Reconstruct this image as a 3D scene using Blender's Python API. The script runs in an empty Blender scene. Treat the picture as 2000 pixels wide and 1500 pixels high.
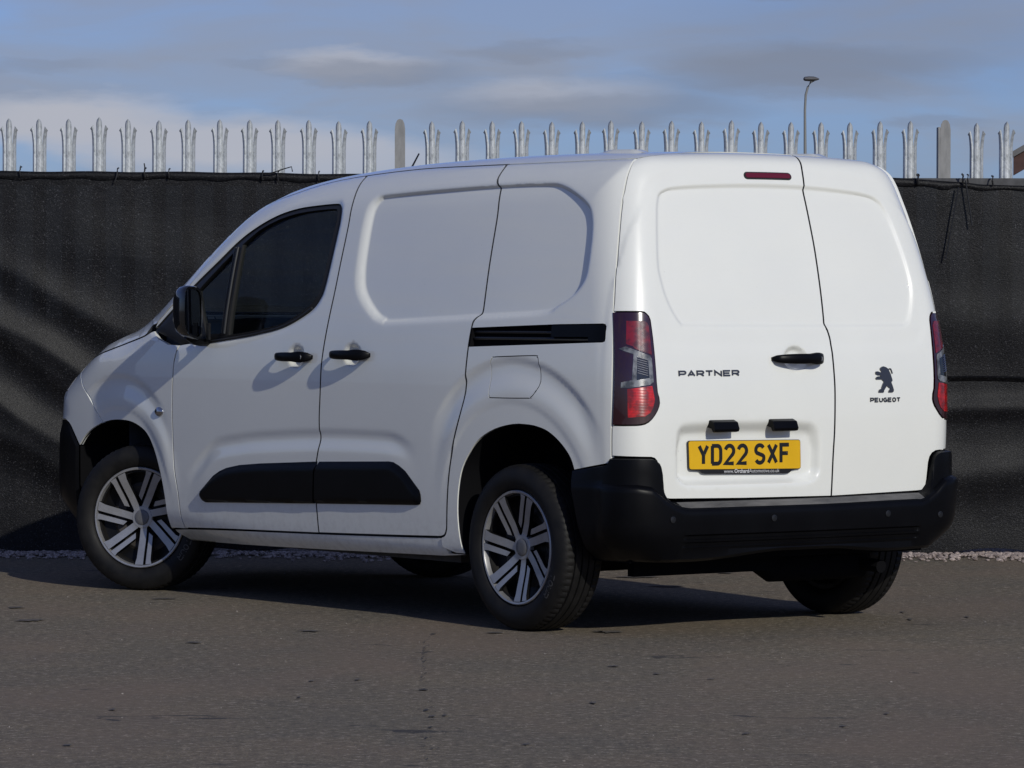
import bpy, math, random
import numpy as np
from mathutils import Matrix, Vector
from mathutils.geometry import delaunay_2d_cdt
random.seed(7); RNG=np.random.default_rng(7)
SC=bpy.context.scene; COL=SC.collection
# ------------------------------------------------------------------ camera
CAM_H=1.2362; PITCH=-0.017958; ROLL=0.001826
camd=bpy.data.cameras.new('camera'); cam=bpy.data.objects.new('camera',camd); COL.objects.link(cam)
camd.sensor_width=36.0; camd.lens=144.0; camd.clip_start=.5; camd.clip_end=6000
fw=np.array([0,math.cos(PITCH),math.sin(PITCH)]); r0=np.array([1.,0,0]); u0=np.cross(r0,fw)
rr=math.cos(ROLL)*r0+math.sin(ROLL)*u0; uu=-math.sin(ROLL)*r0+math.cos(ROLL)*u0
cam.matrix_world=Matrix(((rr[0],uu[0],-fw[0],0),(rr[1],uu[1],-fw[1],0),(rr[2],uu[2],-fw[2],CAM_H),(0,0,0,1)))
SC.camera=cam
SC.view_settings.view_transform='Standard'; SC.view_settings.look='None'
SC.view_settings.exposure=0.0; SC.view_settings.gamma=1.0; SC.view_settings.use_curve_mapping=False
# ------------------------------------------------------------------ sun and sky
THETA=math.pi/2+0.642045            # heading of the van in the world
SUN_EL=math.radians(25); SUN_OFF=math.radians(10.6)   # light runs along the van, slightly towards its right
la=THETA-SUN_OFF
ldir=Vector((math.cos(la)*math.cos(SUN_EL),math.sin(la)*math.cos(SUN_EL),-math.sin(SUN_EL)))
sund=bpy.data.lights.new('sun','SUN'); sund.energy=2.6; sund.angle=math.radians(.53); sund.color=(1.0,.965,.86)
sun=bpy.data.objects.new('sun',sund); COL.objects.link(sun); sun.rotation_euler=ldir.to_track_quat('-Z','Y').to_euler(); sun.location=(6,-8,9)
W=bpy.data.worlds.new('World'); SC.world=W; W.use_nodes=True
nt=W.node_tree; nt.nodes.clear()
def N(t,**k):
    n=nt.nodes.new(t)
    for a,b in k.items(): setattr(n,a,b)
    return n
def L(a,b): nt.links.new(a,b)
def mth(op,a,b=None,c=None,clamp=False):
    n=N('ShaderNodeMath',operation=op,use_clamp=clamp)
    for i,v in enumerate((a,b,c)):
        if v is None: continue
        if isinstance(v,(int,float)): n.inputs[i].default_value=v
        else: L(v,n.inputs[i])
    return n.outputs[0]
def mixc(f,a,b,mode='MIX'):
    n=N('ShaderNodeMix',data_type='RGBA',blend_type=mode)
    for s,v in ((n.inputs[0],f),(n.inputs[6],a),(n.inputs[7],b)):
        if isinstance(v,(int,float)): s.default_value=v
        elif isinstance(v,tuple): s.default_value=(*v,1)
        else: L(v,s)
    return n.outputs[2]
sky=N('ShaderNodeTexSky',sky_type='NISHITA'); sky.sun_disc=False; sky.sun_elevation=SUN_EL
phi=math.atan2(-ldir.y,-ldir.x); sky.sun_rotation=math.pi/2-phi
sky.air_density=1.0; sky.dust_density=.6; sky.ozone_density=2.0; sky.altitude=100
tc=N('ShaderNodeTexCoord'); sp=N('ShaderNodeSeparateXYZ'); L(tc.outputs['Generated'],sp.inputs[0])
el=mth('ARCSINE',sp.outputs[2]); az=mth('ARCTAN2',sp.outputs[0],sp.outputs[1])
comb=N('ShaderNodeCombineXYZ'); L(mth('MULTIPLY',az,11.0),comb.inputs[0]); L(mth('MULTIPLY',el,46.0),comb.inputs[1])
n1=N('ShaderNodeTexNoise',noise_dimensions='3D'); n1.inputs['Scale'].default_value=1.35; n1.inputs['Detail'].default_value=7; n1.inputs['Roughness'].default_value=.52; n1.inputs['Distortion'].default_value=.35
mp=N('ShaderNodeMapping'); mp.inputs['Location'].default_value=(3.1,1.35,0.4); L(comb.outputs[0],mp.inputs[0]); L(mp.outputs[0],n1.inputs['Vector'])
r1=N('ShaderNodeValToRGB'); L(n1.outputs[0],r1.inputs[0]); r1.color_ramp.elements[0].position=.42; r1.color_ramp.elements[1].position=.66
# named cloud banks (azimuth, elevation, half width, half height, strength), in degrees
CREAM=(4.5,4.7,5.4); MAUVE=(2.1,2.42,3.2); PALE=(2.9,3.1,3.7)
BANKS=[(-1.2,3.9,5.5,.85,.45,PALE),(-5.0,3.25,3.2,.45,.45,PALE),(5.2,3.9,3.4,.9,.5,MAUVE),(-6.2,2.60,1.6,.42,1.0,CREAM),(-4.2,2.30,2.6,.42,.95,CREAM),(-2.2,2.05,1.8,.35,.7,CREAM),(-2.2,3.42,1.25,.22,.75,CREAM),(-1.9,3.32,1.5,.20,.8,MAUVE),(.3,3.62,1.1,.12,.5,MAUVE),(.75,2.98,1.3,.30,.6,CREAM),(1.2,2.80,2.2,.30,.85,MAUVE),(2.6,3.22,1.7,.16,.5,MAUVE),(4.3,3.45,2.2,.30,.9,MAUVE),(3.9,3.1,2.2,.16,.6,MAUVE),(-6.6,3.4,.9,.10,.4,MAUVE),(-3.6,3.42,.6,.07,.35,MAUVE),(3.6,4.42,1.3,.12,.7,MAUVE),(5.9,2.62,1.0,.10,.5,MAUVE)]
n2=N('ShaderNodeTexNoise',noise_dimensions='3D'); n2.inputs['Scale'].default_value=4.6; n2.inputs['Detail'].default_value=6; n2.inputs['Roughness'].default_value=.6; L(mp.outputs[0],n2.inputs['Vector'])
wobx=mth('MULTIPLY',mth('SUBTRACT',n1.outputs[0],.5),.030); woby=mth('ADD',mth('MULTIPLY',mth('SUBTRACT',n2.outputs[0],.5),.0075),mth('MULTIPLY',mth('SUBTRACT',n1.outputs[0],.5),.006))
azw=mth('ADD',az,wobx); elw=mth('ADD',el,woby)
tint=mixc(1.0,sky.outputs[0],(.375,.485,.90),'MULTIPLY')
base=tint
base=mixc(mth('MULTIPLY',r1.outputs[0],.60),base,PALE)
for a,e,wa,we,s,c_ in BANKS:
    dx=mth('DIVIDE',mth('SUBTRACT',azw,math.radians(a)),math.radians(wa)); dy=mth('DIVIDE',mth('SUBTRACT',elw,math.radians(e)),math.radians(we))
    d=mth('SQRT',mth('ADD',mth('MULTIPLY',dx,dx),mth('MULTIPLY',dy,dy)))
    s=s*(.72 if c_ is MAUVE else 1.0)
    v=mth('MULTIPLY',mth('SMOOTH_MIN',mth('MULTIPLY',mth('SUBTRACT',1.2,d,clamp=True),1.5),1.0,.3),s,clamp=True)
    base=mixc(v,base,c_)
bg=N('ShaderNodeBackground'); bg.inputs[1].default_value=.096; L(base,bg.inputs[0])
wo=N('ShaderNodeOutputWorld'); L(bg.outputs[0],wo.inputs[0])
# ------------------------------------------------------------------ materials
MATS={}
class MT:
    def __init__(s,name):
        s.m=bpy.data.materials.new(name); s.m.use_nodes=True; s.t=s.m.node_tree; s.b=s.t.nodes['Principled BSDF']; s.out=s.t.nodes['Material Output']; MATS[name]=s.m
        s.co=None
    def n(s,t,**k):
        n=s.t.nodes.new(t)
        for a,b in k.items(): setattr(n,a,b)
        return n
    def l(s,a,b): s.t.links.new(a,b)
    def coord(s,kind='Object',scale=(1,1,1)):
        c=s.n('ShaderNodeTexCoord'); m=s.n('ShaderNodeMapping'); m.inputs['Scale'].default_value=scale; s.l(c.outputs[kind],m.inputs[0]); return m.outputs[0]
    def noise(s,scale,detail=4,rough=.55,vec=None,dist=0):
        n=s.n('ShaderNodeTexNoise'); n.inputs['Scale'].default_value=scale; n.inputs['Detail'].default_value=detail; n.inputs['Roughness'].default_value=rough; n.inputs['Distortion'].default_value=dist
        s.l(vec if vec is not None else s.coord(),n.inputs['Vector']); return n.outputs[0]
    def ramp(s,v,stops):
        r=s.n('ShaderNodeValToRGB'); s.l(v,r.inputs[0]); e=r.color_ramp.elements
        while len(e)<len(stops): e.new(.5)
        for i,(p,c) in enumerate(stops):
            e[i].position=p; e[i].color=(*c,1) if isinstance(c,tuple) else (c,c,c,1)
        return r.outputs[0]
    def mix(s,f,a,b,mode='MIX'):
        n=s.n('ShaderNodeMix',data_type='RGBA',blend_type=mode)
        for k,v in ((n.inputs[0],f),(n.inputs[6],a),(n.inputs[7],b)):
            if isinstance(v,(int,float)): k.default_value=v
            elif isinstance(v,tuple): k.default_value=(*v,1)
            else: s.l(v,k)
        return n.outputs[2]
    def bump(s,h,strength,dist):
        b=s.n('ShaderNodeBump'); b.inputs['Strength'].default_value=strength; b.inputs['Distance'].default_value=dist; s.l(h,b.inputs['Height']); s.l(b.outputs[0],s.b.inputs['Normal'])
    def set(s,**k):
        for a,v in k.items():
            i=s.b.inputs[{'col':'Base Color','rough':'Roughness','metal':'Metallic','coat':'Coat Weight','coatr':'Coat Roughness','ior':'IOR','spec':'Specular IOR Level','sheen':'Sheen Weight','alpha':'Alpha'}[a]]
            if isinstance(v,(int,float)): i.default_value=v
            elif isinstance(v,tuple): i.default_value=(*v,1)
            else: s.l(v,i)
        return s
m=MT('white_paint'); d=m.noise(2.2,5,.6); sc=m.noise(60,2,.5); dirt=m.ramp(d,[(.3,(.772,.778,.728)),(.75,(.806,.810,.752))])
c_=m.coord('Object'); sx=m.n('ShaderNodeSeparateXYZ'); m.l(c_,sx.inputs[0]); gz=m.n('ShaderNodeMapRange'); m.l(sx.outputs[2],gz.inputs[0]); gz.inputs[1].default_value=.50; gz.inputs[2].default_value=.24; gz.inputs[3].default_value=0; gz.inputs[4].default_value=1
gm=m.n('ShaderNodeMath',operation='MULTIPLY'); m.l(gz.outputs[0],gm.inputs[0]); m.l(m.ramp(m.noise(26,5,.7),[(.45,0.),(.75,.42)]),gm.inputs[1])
dirt=m.mix(gm.outputs[0],dirt,(.33,.30,.27))
hz_=m.noise(5.5,6,.7,m.coord('Object',(.6,1,5)),2.2); dirt=m.mix(m.ramp(hz_,[(.495,0.),(.50,.10),(.505,0.)]),dirt,(.42,.42,.42))
m.set(col=m.mix(m.ramp(sc,[(.74,0.),(.82,.35)]),dirt,(.55,.54,.52)),rough=.32,coat=1.0,coatr=.015,spec=.4)
m=MT('black_plastic'); g=m.noise(900,2); m.set(col=m.ramp(m.noise(5,4),[(.3,(.0018,.0019,.0026)),(.8,(.0038,.004,.0052))]),rough=.36,spec=.13); m.bump(g,.15,.0006)
m=MT('step_grey'); m.set(col=m.ramp(m.noise(14,5,.7,m.coord('Object',(1,.25,1))),[(.35,(.045,.045,.046)),(.65,(.14,.136,.13))]),rough=.6)
m=MT('gloss_black'); m.set(col=(.008,.009,.011),rough=.10,coat=.5)
m=MT('satin_black'); m.set(col=(.010,.0105,.012),rough=.35)
m=MT('lining_dark'); m.set(col=(.018,.018,.02),rough=.9,spec=.1)
m=MT('well_black'); m.set(col=(.006,.006,.007),rough=.95,spec=.05)
m=MT('gap_shade'); m.set(col=(.05,.052,.057),rough=.7)  # dark grey standing for the shade inside the panel gaps
m=MT('rubber_seal'); m.set(col=(.010,.010,.011),rough=.55)
m=MT('tyre_rubber'); v=m.noise(14,5,.6); m.set(col=m.ramp(v,[(.3,(.0045,.0045,.0048)),(.8,(.014,.013,.0125))]),rough=m.ramp(v,[(.2,.5),(.8,.75)]),spec=.25); m.bump(m.noise(500,2),.2,.0005)
m=MT('tyre_letter'); m.set(col=(.05,.049,.048),rough=.6)
m=MT('cover_silver'); m.set(col=m.ramp(m.noise(30,3),[(.3,(.33,.33,.335)),(.8,(.42,.42,.43))]),rough=.36,metal=.6)
m=MT('cap_grey'); m.set(col=(.13,.13,.135),rough=.5,metal=.3)
m=MT('cover_black'); m.set(col=(.004,.004,.0045),rough=.4,spec=.2)
m=MT('steel_dark'); m.set(col=m.ramp(m.noise(22,4),[(.3,(.035,.033,.032)),(.8,(.075,.065,.058))]),rough=.55,metal=.5)
m=MT('chrome'); m.set(col=(.50,.50,.52),rough=.18,metal=1.0)
m=MT('badge_metal'); m.set(col=(.12,.12,.128),rough=.30,metal=.85)
m=MT('mirror_glass'); m.set(col=(.35,.37,.40),rough=.02,metal=1.0)
m=MT('lens_dark_red'); m.set(col=(.022,.0012,.0035),rough=.14,coat=1.,coatr=.02)
def lens(nm,c1,c2,sc):
    m=MT(nm); w=m.n('ShaderNodeTexWave',wave_type='BANDS',bands_direction='Z'); w.inputs['Scale'].default_value=sc; w.inputs['Distortion'].default_value=.6; m.l(m.coord(),w.inputs['Vector'])
    v=m.noise(26,3,.6); c=m.mix(w.outputs[0],c1,c2); m.set(col=m.mix(m.ramp(v,[(.4,0.),(.60,.9)]),c,tuple(.35*x for x in c1)),rough=.22,coat=1.,coatr=.02)
    m.bump(w.outputs[0],.3,.0012)
lens('lens_red',(.13,.0005,.002),(.26,.001,.006),70); lens('lens_bright_red',(.38,.0005,.001),(.70,.002,.002),55); lens('lens_clear',(.10,.105,.11),(.34,.35,.36),75)
m=MT('lens_brake'); m.set(col=(.12,.003,.008),rough=.2,coat=1.,coatr=.02)
m=MT('lamp_clear'); m.set(col=(.5,.5,.52),rough=.08,coat=1.)
m=MT('plate_yellow'); m.set(col=m.ramp(m.noise(9,3),[(.3,(.70,.40,.006)),(.8,(.76,.445,.010))]),rough=.35,coat=.35,coatr=.1)
m=MT('plate_black'); m.set(col=(.010,.010,.011),rough=.4)
m=MT('print_white'); m.set(col=(.55,.55,.55),rough=.5)
m=MT('dash_grey'); m.set(col=m.ramp(m.noise(40,3),[(.3,(.030,.036,.046)),(.8,(.045,.052,.064))]),rough=.7)
m=MT('seat_cloth'); m.set(col=m.ramp(m.noise(60,3),[(.3,(.020,.020,.023)),(.8,(.04,.04,.045))]),rough=.95)
# window glass: thin sheet, tinted transmission plus a Fresnel reflection
def glassmat(nm,tint,refl=1.0):
    m=MT(nm); t=m.n('ShaderNodeBsdfTransparent'); t.inputs[0].default_value=(*tint,1); g=m.n('ShaderNodeBsdfGlossy'); g.inputs['Roughness'].default_value=.01; g.inputs[0].default_value=(.95,.97,1,1)
    f=m.n('ShaderNodeFresnel'); f.inputs[0].default_value=1.5; mul=m.n('ShaderNodeMath',operation='MULTIPLY'); m.l(f.outputs[0],mul.inputs[0]); mul.inputs[1].default_value=refl
    x=m.n('ShaderNodeMixShader'); m.l(mul.outputs[0],x.inputs[0]); m.l(t.outputs[0],x.inputs[1]); m.l(g.outputs[0],x.inputs[2]); m.l(x.outputs[0],m.out.inputs[0])
glassmat('side_glass',(.84,.88,.87),.20); glassmat('screen_glass',(.80,.86,.84),.45)
# ground
m=MT('asphalt'); c=m.coord('Object')
big=m.noise(.35,5,.6,c,.4); mid=m.noise(2.3,6,.65,c,.8); fine=m.noise(120,4,.7,c); spk=m.noise(260,2,.5,c)
cc=m.ramp(big,[(.30,(.192,.160,.108)),(.70,(.244,.198,.130))])
cc=m.mix(m.ramp(mid,[(.38,.55),(.62,0.)]),cc,(.155,.136,.105))
cc=m.mix(m.ramp(fine,[(.36,.75),(.60,0.)]),cc,(.115,.100,.082))
cc=m.mix(m.ramp(spk,[(.66,0.),(.74,.8)]),cc,(.27,.255,.235))
gr=m.noise(30,7,.85,c); cc=m.mix(m.ramp(gr,[(.38,.85),(.52,0.)]),cc,(.070,.060,.053)); cc=m.mix(m.ramp(gr,[(.54,0.),(.64,.9)]),cc,(.46,.39,.31))
hue=m.noise(1.1,4,.6,m.coord('Object',(1,.5,1))); cc=m.mix(m.ramp(hue,[(.35,.5),(.55,0.)]),cc,(.208,.154,.112)); cc=m.mix(m.ramp(hue,[(.55,0.),(.75,.45)]),cc,(.128,.118,.093))
cs=m.coord('Object',(.55,1.5,1)); st=m.noise(4.2,5,.62,cs,1.6)
cc=m.mix(m.ramp(st,[(.66,0.),(.69,.85)]),cc,(.045,.043,.043))
ps=m.noise(38,3,.6,m.coord('Object')); cc=m.mix(m.ramp(ps,[(.73,0.),(.77,.8)]),cc,(.04,.038,.037))
m.set(col=cc,rough=.88,spec=.25); m.bump(fine,.55,.006)
m=MT('damp_mark'); m.set(col=(.10,.087,.074),rough=.9)
m=MT('crack_dark'); m.set(col=(.035,.033,.033),rough=.95)
def stonemat(nm,a,b):
    m=MT(nm); o=m.n('ShaderNodeObjectInfo'); v=m.noise(42,3,.6); m.set(col=m.ramp(v,[(.35,a),(.65,b)]),rough=.9,spec=.2)
stonemat('gravel',(.17,.135,.122),(.44,.37,.335)); stonemat('grit',(.16,.145,.13),(.34,.31,.28))
# galvanised steel
m=MT('galvanised'); c=m.coord('Object',(1,1,.5)); v=m.noise(85,4,.75,c,.6); v2=m.noise(7,3,.5,c)
cc=m.ramp(v,[(.34,(.30,.32,.335)),(.47,(.52,.555,.58)),(.66,(.70,.735,.76))]); m.set(col=m.mix(m.ramp(v2,[(.35,.5),(.65,0.)]),cc,(.24,.25,.25)),rough=.5,metal=.12)
m=MT('post_grey'); m.set(col=m.ramp(m.noise(30,5,.6,m.coord('Object',(1,1,.3))),[(.3,(.17,.172,.17)),(.7,(.28,.28,.275))]),rough=.7)
m=MT('galv_dark'); m.set(col=m.ramp(m.noise(20,4),[(.3,(.035,.036,.038)),(.8,(.085,.085,.09))]),rough=.5,metal=.4)
m=MT('tie_black'); m.set(col=(.010,.010,.011),rough=.5)
# shade netting: black knitted cloth, glints of tape, slightly see-through
m=MT('shade_netting'); c=m.coord('Object')
fx=m.noise(150,3,.8,m.coord('Object',(.55,1,1.25))); sp_=m.noise(150,2,.6,c); hz=m.noise(30,3,.6,m.coord('Object',(.12,1,2.2))); bg_=m.noise(1.6,4,.55,c)
cc=m.ramp(fx,[(.36,(.0006,.0006,.0008)),(.60,(.0064,.0064,.0078))])
cc=m.mix(m.ramp(hz,[(.55,0.),(.72,.35)]),cc,(.022,.022,.024))
cc=m.mix(m.ramp(sp_,[(.60,0.),(.72,.9)]),cc,(.075,.075,.08))
cc=m.mix(m.ramp(bg_,[(.35,.45),(.65,0.)]),cc,(.006,.006,.007))
m.set(col=cc,rough=.40,spec=.19); m.bump(fx,.6,.003)
t=m.n('ShaderNodeBsdfTransparent'); x=m.n('ShaderNodeMixShader'); x.inputs[0].default_value=.009
m.l(m.b.outputs[0],x.inputs[1]); m.l(t.outputs[0],x.inputs[2]); m.l(x.outputs[0],m.out.inputs[0])
m=MT('brown_board'); m.set(col=m.ramp(m.noise(9,4),[(.3,(.05,.026,.022)),(.8,(.10,.05,.042))]),rough=.8)
m=MT('roof_tile_grey'); m.set(col=m.ramp(m.noise(9,4),[(.3,(.12,.12,.12)),(.8,(.20,.195,.19))]),rough=.85)
m=MT('render_wall'); m.set(col=m.ramp(m.noise(9,4),[(.3,(.10,.055,.045)),(.8,(.17,.09,.07))]),rough=.9)
m=MT('lamp_grey'); m.set(col=(.11,.11,.115),rough=.6,metal=.2)
m=MT('lamp_pole'); m.set(col=(.20,.205,.20),rough=.6,metal=.2)
MAT=MATS
# ------------------------------------------------------------------ mesh helpers
def link(name,me,mat=None,parent=None,kind=None,label=None,cat=None,group=None):
    o=bpy.data.objects.new(name,me); COL.objects.link(o)
    if mat is not None and me is not None and len(me.materials)==0: me.materials.append(MAT[mat])
    if parent is not None: o.parent=parent
    for k,v in (('kind',kind),('label',label),('category',cat),('group',group)):
        if v: o[k]=v
    return o
def mesh(name,V,Fc,smooth=False,sharp=35):
    me=bpy.data.meshes.new(name); me.from_pydata([tuple(map(float,v)) for v in V],[],[tuple(map(int,f)) for f in Fc]); me.update()
    if smooth:
        me.polygons.foreach_set('use_smooth',[True]*len(me.polygons)); me.set_sharp_from_angle(angle=math.radians(sharp))
    return me
class MB:
    def __init__(s): s.v=[];s.f=[]
    def add(s,V,Fc):
        o=len(s.v); s.v+= [tuple(map(float,p)) for p in V]; s.f+=[tuple(i+o for i in f) for f in Fc]; return s
    def box(s,a,b):
        (x0,y0,z0),(x1,y1,z1)=a,b
        return s.add([(x0,y0,z0),(x1,y0,z0),(x1,y1,z0),(x0,y1,z0),(x0,y0,z1),(x1,y0,z1),(x1,y1,z1),(x0,y1,z1)],[(0,3,2,1),(4,5,6,7),(0,1,5,4),(1,2,6,5),(2,3,7,6),(3,0,4,7)])
    def tube(s,pts,r,n=10,closed=False):
        pts=[Vector(p) for p in pts]; rs=r if isinstance(r,(list,tuple)) else [r]*len(pts); V=[];Fc=[]
        for i,p in enumerate(pts):
            a=pts[max(i-1,0)];b=pts[min(i+1,len(pts)-1)]; t=(b-a).normalized(); h=Vector((0,0,1)) if abs(t.z)<.9 else Vector((1,0,0)); e1=t.cross(h).normalized(); e2=t.cross(e1)
            V+=[p+(e1*math.cos(2*math.pi*k/n)+e2*math.sin(2*math.pi*k/n))*rs[i] for k in range(n)]
        for i in range(len(pts)-1):
            for k in range(n):
                k2=(k+1)%n; Fc.append((i*n+k,i*n+k2,(i+1)*n+k2,(i+1)*n+k))
        Fc.append(tuple(range(n)));Fc.append(tuple(reversed(range((len(pts)-1)*n,len(pts)*n))))
        return s.add(V,Fc)
    def lathe(s,prof,n=64,axis='y',closed=False):
        # prof: (radius, position along axis)
        V=[];Fc=[];k=len(prof)
        for i in range(n):
            a=2*math.pi*i/n
            for r,h in prof: V.append((r*math.cos(a),h,r*math.sin(a)))
        for i in range(n):
            j=(i+1)%n
            for q in range(k-1 if not closed else k):
                q2=(q+1)%k; Fc.append((i*k+q,i*k+q2,j*k+q2,j*k+q))
        return s.add(V,Fc)
    def me(s,name,smooth=False,sharp=35): return mesh(name,s.v,s.f,smooth,sharp)
    def link(s,name,mat,parent=None,smooth=False,sharp=35,**k): return link(name,s.me(name,smooth,sharp),mat,parent,**k)
def sstep(a,b,x):
    t=np.clip((x-a)/(b-a),0,1); return t*t*(3-2*t)
def inpoly(P,poly):
    P=np.asarray(P);poly=np.asarray(poly);A=poly;B=np.roll(poly,-1,0);r=np.zeros(len(P),bool)
    for a,b in zip(A,B):
        if a[1]==b[1]: continue
        c=((a[1]<=P[:,1])&(b[1]>P[:,1]))|((b[1]<=P[:,1])&(a[1]>P[:,1]))
        r^=c&((a[0]+(P[:,1]-a[1])/(b[1]-a[1])*(b[0]-a[0]))>P[:,0])
    return r
def dpoly(P,poly,closed=True):
    P=np.asarray(P,float);poly=np.asarray(poly,float);d=np.full(len(P),1e9)
    B=np.roll(poly,-1,0) if closed else poly[1:]
    for a,b in zip(poly,B):
        ab=b-a;t=np.clip(((P-a)@ab)/max(ab@ab,1e-12),0,1);d=np.minimum(d,np.hypot(*(P-a-t[:,None]*ab).T))
    return d
def sdp(P,poly): return np.where(inpoly(P,poly),-1,1)*dpoly(P,poly)
def resample(pts,h,closed=True):
    pts=np.asarray(pts,float); Q=np.vstack([pts,pts[:1]]) if closed else pts; out=[]
    for a,b in zip(Q[:-1],Q[1:]):
        n=max(1,int(math.ceil(np.hypot(*(b-a))/h)))
        for i in range(n): out.append(a+(b-a)*i/n)
    if not closed: out.append(Q[-1])
    return np.array(out)
def area(p): x,y=np.asarray(p).T; return .5*np.sum(x*np.roll(y,-1)-np.roll(x,-1)*y)
def inset(poly,g):
    p=np.asarray(poly,float)
    if area(p)<0: p=p[::-1]
    e=np.roll(p,-1,0)-p; e/=np.maximum(np.hypot(*e.T),1e-9)[:,None]; n=np.stack([-e[:,1],e[:,0]],1); n0=np.roll(n,1,0)
    b=n+n0; bl=np.maximum((b*b).sum(1),.5); return p+g*2*b/bl[:,None]
def catm(P,n=6,closed=False):
    P=np.array(P,float); out=[]
    Q=np.vstack([P[-1],P,P[0],P[1]]) if closed else np.vstack([2*P[0]-P[1],P,2*P[-1]-P[-2]])
    for i in range(1,len(Q)-2):
        p0,p1,p2,p3=Q[i-1],Q[i],Q[i+1],Q[i+2]
        for t in np.arange(n)/n: out.append(.5*((2*p1)+(-p0+p2)*t+(2*p0-5*p1+4*p2-p3)*t*t+(-p0+3*p1-3*p2+p3)*t**3))
    if not closed: out.append(P[-1])
    return np.array(out)
def cat(*a): return np.vstack([np.asarray(x,float) for x in a])
# ------------------------------------------------------------------ the van body as one smooth implicit surface (metres, x = towards nose, y = left, rear axle at x=0)
def catmull(P,n=14):
    P=np.array(P,float); out=[]
    Q=np.vstack([2*P[0]-P[1],P,2*P[-1]-P[-2]])
    for i in range(1,len(Q)-2):
        p0,p1,p2,p3=Q[i-1],Q[i],Q[i+1],Q[i+2]
        for t in np.arange(n)/n:
            out.append(.5*((2*p1)+(-p0+p2)*t+(2*p0-5*p1+4*p2-p3)*t*t+(-p0+3*p1-3*p2+p3)*t**3))
    out.append(P[-1]); return np.array(out)
# centre-line side profile (x,z) from rear bottom over the roof to the nose
PROF=[(-.672,.30),(-.690,.50),(-.700,.70),(-.700,.86),(-.693,1.0),(-.675,1.14),(-.645,1.30),(-.608,1.45),(-.566,1.60),(-.535,1.70),(-.508,1.78),
(-.470,1.828),(-.40,1.850),(-.2,1.860),(.2,1.864),(.6,1.860),(1.0,1.850),(1.4,1.828),(1.7,1.800),(1.95,1.760),(2.12,1.705),(2.36,1.583),(2.64,1.418),(2.90,1.246),(3.02,1.204),
(3.16,1.178),(3.38,1.110),(3.55,1.035),(3.63,.94),(3.665,.80),(3.685,.62),(3.70,.45),(3.68,.25)]
PC=catmull(PROF)
PCL=np.vstack([PC,[3.4,.1],[-.5,.1],PC[0]])
def sdprof(x,z):
    x=np.asarray(x,float).ravel(); z=np.asarray(z,float).ravel(); out=np.empty_like(x)
    A=PCL[:-1];B=PCL[1:];D=B-A;L2=(D**2).sum(1)
    for s in range(0,len(x),20000):
        X=x[s:s+20000,None];Z=z[s:s+20000,None]
        t=np.clip(((X-A[:,0])*D[:,0]+(Z-A[:,1])*D[:,1])/L2,0,1)
        dx=X-A[:,0]-t*D[:,0];dz=Z-A[:,1]-t*D[:,1];d=np.sqrt((dx*dx+dz*dz).min(1))
        c=((A[:,1]<=Z)&(B[:,1]>Z))|((B[:,1]<=Z)&(A[:,1]>Z))
        xi=A[:,0]+(Z-A[:,1])/np.where(D[:,1]==0,1e-9,D[:,1])*D[:,0]
        ins=((c&(xi>X)).sum(1)%2)==1
        out[s:s+20000]=np.where(ins,-d,d)
    return out
WZ=np.array([.1,.25,.35,.5,.65,.8,.95,1.05,1.2,1.35,1.5,1.65,1.8,1.95]); WV=np.array([.85,.864,.880,.893,.900,.904,.904,.900,.886,.864,.836,.802,.757,.700])
def smoothinterp(xv,yv):
    P=catmull(np.c_[xv,yv],20); return lambda q: np.interp(q,P[:,0],P[:,1])
Wf=smoothinterp(WZ,WV)
TX=np.array([-.8,-.3,.3,1.0,2.0,2.6,3.1,3.5,3.8]);TV=np.array([-.075,-.032,-.006,0,-.002,-.010,-.018,-.038,-.07])
Tf=smoothinterp(TX,TV)
KX=[-.8,-.5,-.2,1.5,2.0,2.6,3.0,3.4,3.8];KV=[.045,.05,.055,.06,.112,.192,.135,.23,.22]
SX=[-.8,-.55,-.3,1.5,2.1,3.0,3.4,3.8];SV=[.12,.15,.18,.18,.16,.13,.14,.25]
Kf=smoothinterp(np.array(KX),np.array(KV)); Sf=smoothinterp(np.array(SX),np.array(SV))
_gx=np.arange(-1.0,4.2,.01);_gz=np.arange(0.0,2.12,.01)
_X,_Z=np.meshgrid(_gx,_gz,indexing='ij'); SDG=sdprof(_X,_Z).reshape(_X.shape)
def sdfast(x,z):
    fx=np.clip((x+1.0)/.01,1.001,len(_gx)-3.001);fz=np.clip(z/.01,1.001,len(_gz)-3.001); ix=fx.astype(int);iz=fz.astype(int);tx=fx-ix;tz=fz-iz
    def wt(t): return (-.5*t**3+t*t-.5*t, 1.5*t**3-2.5*t*t+1, -1.5*t**3+2*t*t+.5*t, .5*t**3-.5*t*t)
    wx=wt(tx);wz=wt(tz);r=0
    for i in range(4):
        for j in range(4): r=r+wx[i]*wz[j]*SDG[ix+i-1,iz+j-1]
    return r
def F(P):
    x,y,z=P[:,0],np.abs(P[:,1]),P[:,2]
    a=y-(Wf(z)+Tf(x))+np.where(P[:,1]<0,.015*sstep(1.2,-.2,x),0); k=Sf(x)
    b=sdfast(x,z)+Kf(x)*y*y
    h=np.maximum(k-np.abs(a-b),0)
    return np.maximum(a,b)+h*h/(4*k)
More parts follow.
